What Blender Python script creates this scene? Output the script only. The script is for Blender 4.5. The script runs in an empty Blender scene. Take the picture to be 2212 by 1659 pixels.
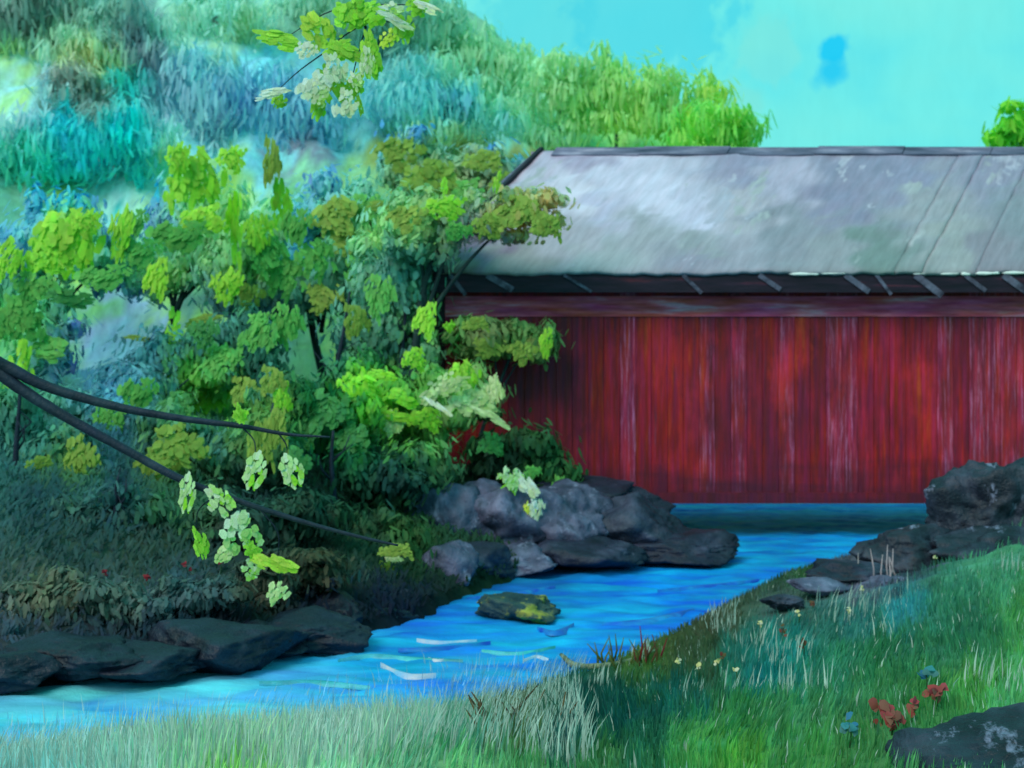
import bpy, math, random
import numpy as np
from mathutils import Vector, noise

# ------------------------------------------------------------------ camera, sky, sun
SC = bpy.context.scene
COL = SC.collection
random.seed(7)
RNG = np.random.default_rng(11)
ZC = 3.4                      # eye height above the creek (m)
FPX, CX, HZ = 3072.0, 1106.0, 760.0

cam_d = bpy.data.cameras.new('camera')
cam_d.lens, cam_d.sensor_width = 50.0, 36.0
cam_d.shift_y = -69.5 / 2212.0
cam_d.clip_start, cam_d.clip_end = 0.1, 2000
cam_d.dof.use_dof = True
cam_d.dof.focus_distance = 9.0
cam_d.dof.aperture_fstop = 2.4
cam = bpy.data.objects.new('camera', cam_d)
cam.location = (0, 0, ZC)
cam.rotation_euler = (math.radians(90), 0, 0)
COL.objects.link(cam)
SC.camera = cam

SUN_DIR = Vector((0.50, 0.62, -0.74)).normalized()      # the way the light travels


def lin(c):
    c = np.asarray(c, float) / 255.0
    return np.where(c <= 0.04045, c / 12.92, ((c + 0.055) / 1.055) ** 2.4)


W = bpy.data.worlds.new('World')
SC.world = W
W.use_nodes = True
nt = W.node_tree
nt.nodes.clear()
w_out = nt.nodes.new('ShaderNodeOutputWorld')
w_bg = nt.nodes.new('ShaderNodeBackground')
w_tc = nt.nodes.new('ShaderNodeTexCoord')
w_sky = nt.nodes.new('ShaderNodeTexSky')
w_sky.sky_type = 'NISHITA'
w_sky.sun_disc = False
w_sky.sun_elevation = math.asin(-SUN_DIR.z)
w_sky.sun_rotation = math.atan2(-SUN_DIR.x, -SUN_DIR.y)


def wnoise(scale, sc, detail=4.0, rough=0.6, loc=(0, 0, 0)):
    m = nt.nodes.new('ShaderNodeMapping')
    m.inputs['Scale'].default_value = sc
    m.inputs['Location'].default_value = loc
    nt.links.new(w_tc.outputs['Generated'], m.inputs['Vector'])
    n = nt.nodes.new('ShaderNodeTexNoise')
    n.inputs['Scale'].default_value = scale
    n.inputs['Detail'].default_value = detail
    n.inputs['Roughness'].default_value = rough
    nt.links.new(m.outputs[0], n.inputs['Vector'])
    return n.outputs['Fac']


def ramp(tree, fac, stops, interp='LINEAR'):
    r = tree.nodes.new('ShaderNodeValToRGB')
    r.color_ramp.interpolation = interp
    e = r.color_ramp.elements
    while len(e) < len(stops):
        e.new(0.5)
    for el, (p, c) in zip(e, stops):
        el.position = p
        el.color = (*[float(v) for v in c], 1)
    tree.links.new(fac, r.inputs['Fac'])
    return r.outputs['Color']


def mix(tree, a, b, fac, mode='MIX'):
    m = tree.nodes.new('ShaderNodeMix')
    m.data_type = 'RGBA'
    m.blend_type = mode
    for sock, v in ((m.inputs[0], fac), (m.inputs[6], a), (m.inputs[7], b)):
        if isinstance(v, (int, float)):
            sock.default_value = v
        elif isinstance(v, (tuple, list, np.ndarray)):
            sock.default_value = (*[float(q) for q in v], 1)
        else:
            tree.links.new(v, sock)
    return m.outputs[2]


def gray(v):
    return (v, v, v)


sky_c = ramp(nt, wnoise(5.0, (1, 1, 1.6)), [(0.30, lin((92, 230, 238))), (0.48, lin((112, 238, 234))),
                                        (0.70, lin((126, 240, 230)))])
streak = wnoise(60.0, (1.6, 1.6, 0.35), 3.0, 0.7, (3, 1, 2))
sky_c = mix(nt, sky_c, ramp(nt, streak, [(0.35, gray(0.98)), (0.65, gray(1.015))]), 1.0, 'MULTIPLY')


def sky_dab(x, z, r, col, amount):
    """a small clear patch in the sky, in the direction (x, 1, z)"""
    global sky_c
    d = Vector((x, 1.0, z)).normalized()
    v = nt.nodes.new('ShaderNodeVectorMath')
    v.operation = 'DISTANCE'
    v.inputs[1].default_value = d
    nt.links.new(w_tc.outputs['Generated'], v.inputs[0])
    a = nt.nodes.new('ShaderNodeMath')
    a.operation = 'MULTIPLY_ADD'
    a.inputs[1].default_value = r * 1.5
    nt.links.new(wnoise(55.0, (1, 1, 0.8), 3.0, 0.6, (x, z, 0.3)), a.inputs[0])
    nt.links.new(v.outputs['Value'], a.inputs[2])
    k = ramp(nt, a.outputs[0], [(max(0.0, r * 1.55), gray(amount)), (r * 1.85, gray(0.0))])
    sky_c = mix(nt, sky_c, lin(col), k)


for x_, z_0, r_, c_, m_ in ((0.226, 0.213, 0.0105, (14, 206, 248), 0.95), (0.224, 0.197, 0.0095, (18, 204, 246), 0.9), (0.214, 0.189, 0.006, (60, 214, 242), 0.5), (0.180, 0.212, 0.022, (140, 232, 216), 0.35),
                            (0.156, 0.168, 0.022, (132, 228, 214), 0.4), (0.100, 0.246, 0.06, (56, 212, 236), 0.6),
                            (0.02, 0.235, 0.04, (70, 214, 232), 0.5), (-0.02, 0.20, 0.03, (90, 222, 232), 0.4)):
    sky_dab(x_, z_0, r_, c_, m_)
nish = nt.nodes.new('ShaderNodeVectorMath')
nish.operation = 'SCALE'
nish.inputs['Scale'].default_value = 0.10
nt.links.new(w_sky.outputs[0], nish.inputs[0])
sky_c = mix(nt, sky_c, nish.outputs[0], 0.03)
nt.links.new(sky_c, w_bg.inputs['Color'])
w_bg.inputs['Strength'].default_value = 0.70
nt.links.new(w_bg.outputs[0], w_out.inputs['Surface'])

sun_d = bpy.data.lights.new('sun', 'SUN')
sun_d.energy = 1.5
sun_d.angle = math.radians(35)
sun_d.color = (1.0, 0.93, 0.84)
sun = bpy.data.objects.new('sun', sun_d)
sun.rotation_euler = SUN_DIR.to_track_quat('-Z', 'Y').to_euler()
sun.location = (-20, -20, 40)
COL.objects.link(sun)

SC.view_settings.view_transform = 'Standard'
SC.view_settings.look = 'None'
SC.view_settings.exposure = 0.51
SC.view_settings.gamma = 1.0
SC.view_settings.use_curve_mapping = False


# ------------------------------------------------------------------ helpers
def P(px, py, Y):
    return Vector(((px - CX) * Y / FPX, Y, ZC - (py - HZ) * Y / FPX))


def alb(c, light=(0.66, 0.98, 0.92)):
    return np.clip(lin(c) / np.asarray(light), 0.002, 0.88)


def tag(o, label=None, cat=None, group=None, kind=None):
    if label:
        o['label'] = label
    if cat:
        o['category'] = cat
    if group:
        o['group'] = group
    if kind:
        o['kind'] = kind
    return o


def empty(name, loc, label, cat, group=None):
    o = bpy.data.objects.new(name, None)
    o.empty_display_size = 0.2
    o.location = loc
    COL.objects.link(o)
    return tag(o, label, cat, group)


def make_mesh(name, verts, faces, cols=None, smooth=True, nrm=None):
    me = bpy.data.meshes.new(name)
    verts = np.asarray(verts, np.float32).reshape(-1, 3)
    if isinstance(faces, np.ndarray):
        k = faces.shape[1]
        nf = faces.shape[0]
        loops = faces.reshape(-1).astype(np.int32)
        starts = (np.arange(nf) * k).astype(np.int32)
        tot = np.full(nf, k, np.int32)
    else:
        nf = len(faces)
        tot = np.array([len(f) for f in faces], np.int32)
        starts = np.concatenate([[0], np.cumsum(tot)[:-1]]).astype(np.int32)
        loops = np.array([i for f in faces for i in f], np.int32)
    me.vertices.add(len(verts))
    me.vertices.foreach_set('co', verts.ravel())
    me.loops.add(len(loops))
    me.loops.foreach_set('vertex_index', loops)
    me.polygons.add(nf)
    me.polygons.foreach_set('loop_start', starts)
    me.polygons.foreach_set('loop_total', tot)
    me.update(calc_edges=True)
    me.polygons.foreach_set('use_smooth', np.full(nf, smooth, bool))
    if cols is not None:
        cols = np.asarray(cols, np.float32).reshape(-1, 3)
        a = me.color_attributes.new('Col', 'FLOAT_COLOR', 'POINT')
        a.data.foreach_set('color', np.concatenate([cols, np.ones((len(cols), 1), np.float32)], 1).ravel())
    me.validate()
    if nrm is not None:
        me.normals_split_custom_set_from_vertices(np.asarray(nrm, np.float32))
    return me


def add(name, me, mat, parent=None, loc=(0, 0, 0)):
    o = bpy.data.objects.new(name, me)
    if mat and not me.materials:
        me.materials.append(mat)
    COL.objects.link(o)
    o.location = loc
    if parent:
        o.parent = parent
    return o


class MB:
    """collects shapes for ONE mesh"""

    def __init__(self):
        self.v, self.f, self.c, self.n = [], [], [], 0

    def put(self, verts, faces, col=(0.5, 0.5, 0.5)):
        verts = np.asarray(verts, float).reshape(-1, 3)
        col = np.asarray(col, float)
        self.c.append(np.broadcast_to(col, (len(verts), 3)))
        self.v.append(verts)
        self.f += [tuple(int(i) + self.n for i in f) for f in faces]
        self.n += len(verts)

    def box(self, x0, x1, y0, y1, z0, z1, col=(0.5, 0.5, 0.5)):
        v = [(x, y, z) for x in (x0, x1) for y in (y0, y1) for z in (z0, z1)]
        self.put(v, [(0, 1, 3, 2), (4, 6, 7, 5), (0, 4, 5, 1), (2, 3, 7, 6), (0, 2, 6, 4), (1, 5, 7, 3)], col)

    def bar(self, a, b, w, h, col=(0.5, 0.5, 0.5)):
        a, b = Vector(a), Vector(b)
        d = (b - a).normalized()
        s = d.cross(Vector((0, 0, 1)))
        if s.length < 1e-3:
            s = Vector((1, 0, 0))
        s.normalize()
        u = s.cross(d).normalized()
        v = [p + s * (i * w / 2) + u * (j * h / 2) for p in (a, b) for i, j in ((-1, -1), (1, -1), (1, 1), (-1, 1))]
        self.put([tuple(q) for q in v], [(3, 2, 1, 0), (4, 5, 6, 7), (0, 1, 5, 4), (1, 2, 6, 5), (2, 3, 7, 6), (3, 0, 4, 7)], col)

    def tube(self, pts, rad, k=8, col=(0.5, 0.5, 0.5), wob=0.0):
        pts = [Vector(p) for p in pts]
        rings = []
        for i, p in enumerate(pts):
            d = (pts[min(i + 1, len(pts) - 1)] - pts[max(i - 1, 0)]).normalized()
            s = d.cross(Vector((0.13, 0.9, 0.2))).normalized()
            u = s.cross(d).normalized()
            for j in range(k):
                a = 2 * math.pi * j / k
                r = rad[i] * (1 + wob * (random.random() - 0.5))
                rings.append(tuple(p + s * (math.cos(a) * r) + u * (math.sin(a) * r)))
        f = []
        for i in range(len(pts) - 1):
            for j in range(k):
                f.append((i * k + j, i * k + (j + 1) % k, (i + 1) * k + (j + 1) % k, (i + 1) * k + j))
        f.append(tuple(range(k - 1, -1, -1)))
        f.append(tuple((len(pts) - 1) * k + j for j in range(k)))
        self.put(rings, f, col)

    def build(self, name, mat, parent=None, origin=(0, 0, 0), smooth=True):
        v = np.concatenate(self.v) - np.asarray(origin, float)
        me = make_mesh(name, v, self.f, np.concatenate(self.c), smooth)
        return add(name, me, mat, parent, (0, 0, 0) if parent else origin)


def spline(pts, n=6):
    """Catmull-Rom through points given as tuples"""
    p = [np.asarray(q, float) for q in pts]
    p = [2 * p[0] - p[1]] + p + [2 * p[-1] - p[-2]]
    out = []
    for i in range(1, len(p) - 2):
        for t in np.linspace(0, 1, n, endpoint=False):
            a, b, c, d = p[i - 1], p[i], p[i + 1], p[i + 2]
            out.append(0.5 * (2 * b + (c - a) * t + (2 * a - 5 * b + 4 * c - d) * t * t + (3 * b - a - 3 * c + d) * t ** 3))
    out.append(p[-2])
    return out


# ------------------------------------------------------------------ materials
def brush_mat(name, base=None, stretch=(1, 1, 1), scale=6.0, amount=0.5, hue=0.05, rough=0.6, bump=0.25, grain=60.0,
              spec=0.25, tint=None, tint_pos=(0.58, 0.7), tint_scale=2.0, tint_stretch=None, rand=False, dist=0.02, low_dark=None, tint_detail=7.0, through=0.0, turn=0.0):
    """paint-like colour: the base (or the Col attribute) broken by bristle streaks, with canvas grain as relief"""
    m = bpy.data.materials.new(name)
    m.use_nodes = True
    t = m.node_tree
    bs = t.nodes['Principled BSDF']
    tc = t.nodes.new('ShaderNodeTexCoord')

    def nz(sc, st, detail=5.0, rg=0.65, off=0.0):
        mp = t.nodes.new('ShaderNodeMapping')
        mp.inputs['Scale'].default_value = st
        mp.inputs['Location'].default_value = (off, off * 0.7, off * 1.3)
        if turn:
            mt = t.nodes.new('ShaderNodeMapping')
            mt.inputs['Rotation'].default_value = (0, 0, turn)
            t.links.new(tc.outputs['Object'], mt.inputs['Vector'])
            t.links.new(mt.outputs[0], mp.inputs['Vector'])
        else:
            t.links.new(tc.outputs['Object'], mp.inputs['Vector'])
        if rand:
            oi = t.nodes.new('ShaderNodeObjectInfo')
            ad = t.nodes.new('ShaderNodeMath')
            ad.operation = 'MULTIPLY'
            ad.inputs[1].default_value = 37.0
            t.links.new(oi.outputs['Random'], ad.inputs[0])
            va = t.nodes.new('ShaderNodeVectorMath')
            va.operation = 'ADD'
            t.links.new(mp.outputs[0], va.inputs[0])
            t.links.new(ad.outputs[0], va.inputs[1])
            vec = va.outputs[0]
        else:
            vec = mp.outputs[0]
        n = t.nodes.new('ShaderNodeTexNoise')
        n.inputs['Scale'].default_value = sc
        n.inputs['Detail'].default_value = detail
        n.inputs['Roughness'].default_value = rg
        t.links.new(vec, n.inputs['Vector'])
        return n.outputs['Fac']

    if base is None:
        at = t.nodes.new('ShaderNodeAttribute')
        at.attribute_name = 'Col'
        c = at.outputs['Color']
    elif isinstance(base, list):
        c = ramp(t, nz(scale * 0.6, stretch, 4.0, 0.6, 3.3), [(p, alb(q)) for p, q in base])
    else:
        c = tuple(alb(base))
    if tint is not None:
        for i, tn in enumerate(tint if isinstance(tint, list) else [tint]):
            msk = ramp(t, nz(tint_scale * (1 + 0.6 * i), tint_stretch or stretch, tint_detail, 0.7, 11.0 + 9 * i),
                       [(tint_pos[0], gray(0)), (tint_pos[1], gray(1))])
            c = mix(t, c, tuple(alb(tn)), msk)
    if low_dark is not None:
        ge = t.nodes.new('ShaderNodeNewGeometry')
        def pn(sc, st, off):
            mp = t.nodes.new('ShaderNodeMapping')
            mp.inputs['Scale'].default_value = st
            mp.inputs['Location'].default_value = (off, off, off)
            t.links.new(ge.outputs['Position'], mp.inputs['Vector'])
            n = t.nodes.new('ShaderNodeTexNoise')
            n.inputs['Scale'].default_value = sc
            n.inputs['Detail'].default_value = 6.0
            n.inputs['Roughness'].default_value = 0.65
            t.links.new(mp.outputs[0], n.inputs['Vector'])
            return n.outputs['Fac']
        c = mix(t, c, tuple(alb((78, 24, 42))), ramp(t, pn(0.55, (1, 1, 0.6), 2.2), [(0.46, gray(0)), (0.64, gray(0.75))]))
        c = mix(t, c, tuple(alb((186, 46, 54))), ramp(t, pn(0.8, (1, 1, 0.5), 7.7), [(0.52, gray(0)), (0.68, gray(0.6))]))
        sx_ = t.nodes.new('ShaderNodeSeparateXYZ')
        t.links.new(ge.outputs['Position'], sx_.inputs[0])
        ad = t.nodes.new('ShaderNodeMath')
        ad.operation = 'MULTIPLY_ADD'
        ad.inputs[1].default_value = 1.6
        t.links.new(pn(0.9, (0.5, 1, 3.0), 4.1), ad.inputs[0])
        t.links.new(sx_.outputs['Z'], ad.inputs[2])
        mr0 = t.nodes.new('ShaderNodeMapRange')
        mr0.inputs[1].default_value, mr0.inputs[2].default_value = low_dark, low_dark + 0.7
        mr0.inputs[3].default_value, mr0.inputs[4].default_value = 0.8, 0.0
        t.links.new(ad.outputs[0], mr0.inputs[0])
        c = mix(t, c, tuple(alb((62, 24, 44))), mr0.outputs[0])  # boards turn darker toward the bottom, with a ragged edge
    s1 = nz(scale, stretch)
    hs = t.nodes.new('ShaderNodeHueSaturation')
    mr = t.nodes.new('ShaderNodeMapRange')
    mr.inputs[1].default_value, mr.inputs[2].default_value = 0.25, 0.75
    mr.inputs[3].default_value, mr.inputs[4].default_value = 1 - amount, 1 + amount
    t.links.new(s1, mr.inputs[0])
    t.links.new(mr.outputs[0], hs.inputs['Value'])
    mh = t.nodes.new('ShaderNodeMapRange')
    mh.inputs[1].default_value, mh.inputs[2].default_value = 0.3, 0.7
    mh.inputs[3].default_value, mh.inputs[4].default_value = 0.5 - hue, 0.5 + hue
    t.links.new(nz(scale * 0.7, stretch, 3.0, 0.5, 5.0), mh.inputs[0])
    t.links.new(mh.outputs[0], hs.inputs['Hue'])
    if isinstance(c, tuple):
        hs.inputs['Color'].default_value = (*[float(q) for q in c], 1)
    else:
        t.links.new(c, hs.inputs['Color'])
    t.links.new(hs.outputs[0], bs.inputs['Base Color'])
    if through > 0:
        tl = t.nodes.new('ShaderNodeBsdfTranslucent')
        t.links.new(hs.outputs[0], tl.inputs['Color'])
        mx = t.nodes.new('ShaderNodeMixShader')
        mx.inputs[0].default_value = through
        t.links.new(bs.outputs[0], mx.inputs[1])
        t.links.new(tl.outputs[0], mx.inputs[2])
        t.links.new(mx.outputs[0], t.nodes['Material Output'].inputs['Surface'])
    bs.inputs['Roughness'].default_value = rough
    bs.inputs['Specular IOR Level'].default_value = spec
    if bump > 0:
        g = nz(grain, (1, 1, 1), 3.0, 0.6, 1.0)
        ad = t.nodes.new('ShaderNodeMath')
        ad.operation = 'MULTIPLY_ADD'
        ad.inputs[1].default_value = 0.6
        t.links.new(g, ad.inputs[0])
        t.links.new(s1, ad.inputs[2])
        b = t.nodes.new('ShaderNodeBump')
        b.inputs['Strength'].default_value = bump
        b.inputs['Distance'].default_value = dist
        t.links.new(ad.outputs[0], b.inputs['Height'])
        t.links.new(b.outputs[0], bs.inputs['Normal'])
    return m


M = {}
M['foliage'] = brush_mat('painted_foliage', None, (1, 1, 0.45), 9.0, 0.30, 0.025, 0.65, 0.35, 40.0, 0.15, through=0.45)
M['far_foliage'] = brush_mat('far_foliage', None, (1, 1, 0.3), 3.2, 0.26, 0.03, 0.8, 0.3, 14.0, 0.08, dist=0.06, through=0.5)
M['hill'] = brush_mat('hill_paint', None, (2.2, 1.2, 0.35), 1.8, 0.26, 0.02, 0.85, 0.4, 9.0, 0.05, dist=0.08)
M['leaf'] = brush_mat('leaf_paint', None, (1, 1, 0.25), 40.0, 0.28, 0.02, 0.45, 0.5, 160.0, 0.35, rand=True, dist=0.01, through=0.35)
M['clump'] = brush_mat('leaf_clump_paint', None, (1, 1, 0.4), 12.0, 0.22, 0.02, 0.55, 0.45, 45.0, 0.25, rand=True, through=0.4)
M['ground'] = brush_mat('ground_paint', None, (1, 1, 1), 3.5, 0.35, 0.03, 0.85, 0.5, 26.0, 0.08)
M['grass'] = brush_mat('grass_paint', None, (1, 1, 1), 6.0, 0.2, 0.02, 0.6, 0.0, 20.0, 0.15, through=0.35)
M['far_trunk'] = brush_mat('pale_far_trunk', [(0.3, (70, 110, 104)), (0.7, (100, 140, 126))], (1, 1, 0.2), 6.0, 0.25, 0.02, 0.8, 0.3, 20.0, 0.1)
M['bark'] = brush_mat('dark_bark', [(0.3, (16, 26, 44)), (0.6, (26, 44, 60)), (0.8, (40, 62, 74))], (1, 1, 1), 9.0, 0.35, 0.02, 0.6, 0.5, 50.0, 0.25)
M['trunk'] = brush_mat('slender_trunk', [(0.3, (28, 52, 58)), (0.7, (44, 70, 70))], (1, 1, 0.2), 8.0, 0.3, 0.02, 0.8, 0.4, 40.0, 0.1)
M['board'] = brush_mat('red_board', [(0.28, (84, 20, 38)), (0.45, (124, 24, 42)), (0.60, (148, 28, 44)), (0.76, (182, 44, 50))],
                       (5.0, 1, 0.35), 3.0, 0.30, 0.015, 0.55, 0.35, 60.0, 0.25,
                       tint=[(84, 40, 60), (132, 56, 86)], tint_pos=(0.57, 0.72), tint_scale=2.4, tint_stretch=(6.0, 1, 0.28), rand=True, low_dark=1.55)
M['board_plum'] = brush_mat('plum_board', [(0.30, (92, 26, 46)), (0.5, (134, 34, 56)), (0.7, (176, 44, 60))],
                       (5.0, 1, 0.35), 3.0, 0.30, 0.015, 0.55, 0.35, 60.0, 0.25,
                       tint=[(156, 52, 90), (180, 112, 154)], tint_pos=(0.51, 0.66), tint_scale=2.2, tint_stretch=(7.0, 1, 0.3), rand=True, low_dark=1.55)
M['frieze'] = brush_mat('plum_trim', [(0.36, (172, 56, 82)), (0.56, (200, 90, 118)), (0.74, (216, 160, 186))], (0.35, 1, 3.0), 4.0, 0.35, 0.02, 0.6, 0.4, 50.0, 0.2)
M['navy'] = brush_mat('navy_trim', [(0.3, (20, 20, 34)), (0.6, (38, 30, 46)), (0.8, (88, 40, 58))], (0.4, 1, 3.0), 4.0, 0.35, 0.02, 0.55, 0.4, 50.0, 0.2)
M['slate'] = brush_mat('slate_brace', [(0.35, (40, 44, 60)), (0.65, (92, 104, 126))], (1, 1, 1), 9.0, 0.35, 0.02, 0.6, 0.4, 50.0, 0.2)
M['post'] = brush_mat('dark_post', [(0.3, (34, 34, 46)), (0.7, (74, 44, 56))], (3, 3, 0.4), 5.0, 0.3, 0.02, 0.6, 0.4, 50.0, 0.2)
M['white'] = brush_mat('white_paint', (226, 230, 226), (1, 1, 1), 9.0, 0.12, 0.01, 0.5, 0.4, 70.0, 0.3)
M['roof'] = brush_mat('roof_paint', None, (3.2, 0.5, 0.5), 3.0, 0.20, 0.02, 0.6, 0.5, 40.0, 0.25, dist=0.03, turn=0.62, tint=[(146, 164, 170), (150, 164, 182)], tint_pos=(0.60, 0.64), tint_scale=0.5, tint_stretch=(1.5, 0.6, 0.6), tint_detail=4.0)
M['ridge'] = brush_mat('ridge_paint', [(0.35, (58, 70, 92)), (0.55, (96, 108, 132)), (0.7, (140, 150, 172))], (0.4, 1, 3), 4.0, 0.3, 0.02, 0.6, 0.4, 50.0, 0.2)
M['rock_dark'] = brush_mat('navy_rock', [(0.32, (14, 24, 38)), (0.5, (28, 40, 58)), (0.68, (58, 72, 92))], (1, 1, 1.2), 2.4, 0.45, 0.02, 0.55, 0.9, 22.0, 0.3,
                      tint=[(104, 120, 142)], tint_pos=(0.66, 0.76), tint_scale=3.0, dist=0.04)
M['rock_navy'] = brush_mat('black_navy_rock', [(0.32, (10, 18, 30)), (0.5, (18, 30, 46)), (0.70, (34, 48, 66))], (1, 1, 1.2), 2.6, 0.45, 0.02, 0.5, 0.9, 22.0, 0.3, dist=0.04)
M['rock_grey'] = brush_mat('grey_rock', [(0.32, (30, 42, 60)), (0.5, (66, 80, 104)), (0.68, (98, 114, 138))], (1, 1, 0.6), 2.6, 0.45, 0.02, 0.6, 0.9, 22.0, 0.25,
                      tint=[(18, 28, 44), (120, 140, 166)], tint_pos=(0.56, 0.70), tint_scale=2.6, dist=0.04)
M['crag'] = brush_mat('black_crag', [(0.32, (14, 22, 32)), (0.5, (30, 42, 56)), (0.68, (62, 76, 92))], (1.4, 1, 0.8), 2.2, 0.5, 0.02, 0.5, 0.9, 22.0, 0.3,
                      tint=[(104, 124, 150)], tint_pos=(0.60, 0.66), tint_scale=1.7, tint_stretch=(1.5, 1, 0.7), dist=0.04)
M['rock_moss'] = brush_mat('mossy_rock', [(0.32, (18, 44, 54)), (0.5, (32, 62, 66)), (0.68, (54, 84, 74))], (1, 1, 1), 4.0, 0.4, 0.02, 0.6, 0.8, 30.0, 0.25,
                      tint=[(132, 146, 60)], tint_pos=(0.52, 0.60), tint_scale=2.2, dist=0.03)
M['foam'] = brush_mat('pale_foam', [(0.35, (110, 178, 210)), (0.66, (196, 206, 200))], (0.5, 1, 1), 6.0, 0.15, 0.02, 0.5, 0.4, 50.0, 0.3)
M['ripple'] = brush_mat('deep_ripple', [(0.35, (20, 84, 176)), (0.6, (24, 120, 196))], (0.5, 1, 1), 6.0, 0.25, 0.03, 0.4, 0.4, 50.0, 0.3)
M['teal_ripple'] = brush_mat('teal_ripple', [(0.35, (24, 140, 140)), (0.6, (60, 176, 186))], (0.5, 1, 1), 6.0, 0.25, 0.03, 0.4, 0.4, 50.0, 0.3)
M['stick'] = brush_mat('mossy_stick', [(0.35, (40, 70, 50)), (0.6, (120, 140, 110))], (1, 1, 1), 9.0, 0.3, 0.02, 0.6, 0.4, 50.0, 0.2)

# water: blue paint under a soft gloss
mw = brush_mat('creek_paint', None, (0.35, 1.0, 1.0), 2.6, 0.34, 0.03, 0.5, 0.5, 30.0, 0.035,
               tint=[(14, 84, 200)], tint_pos=(0.64, 0.76), tint_scale=1.1, tint_stretch=(0.28, 1.5, 1.0), dist=0.03)
M['water'] = mw

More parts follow.
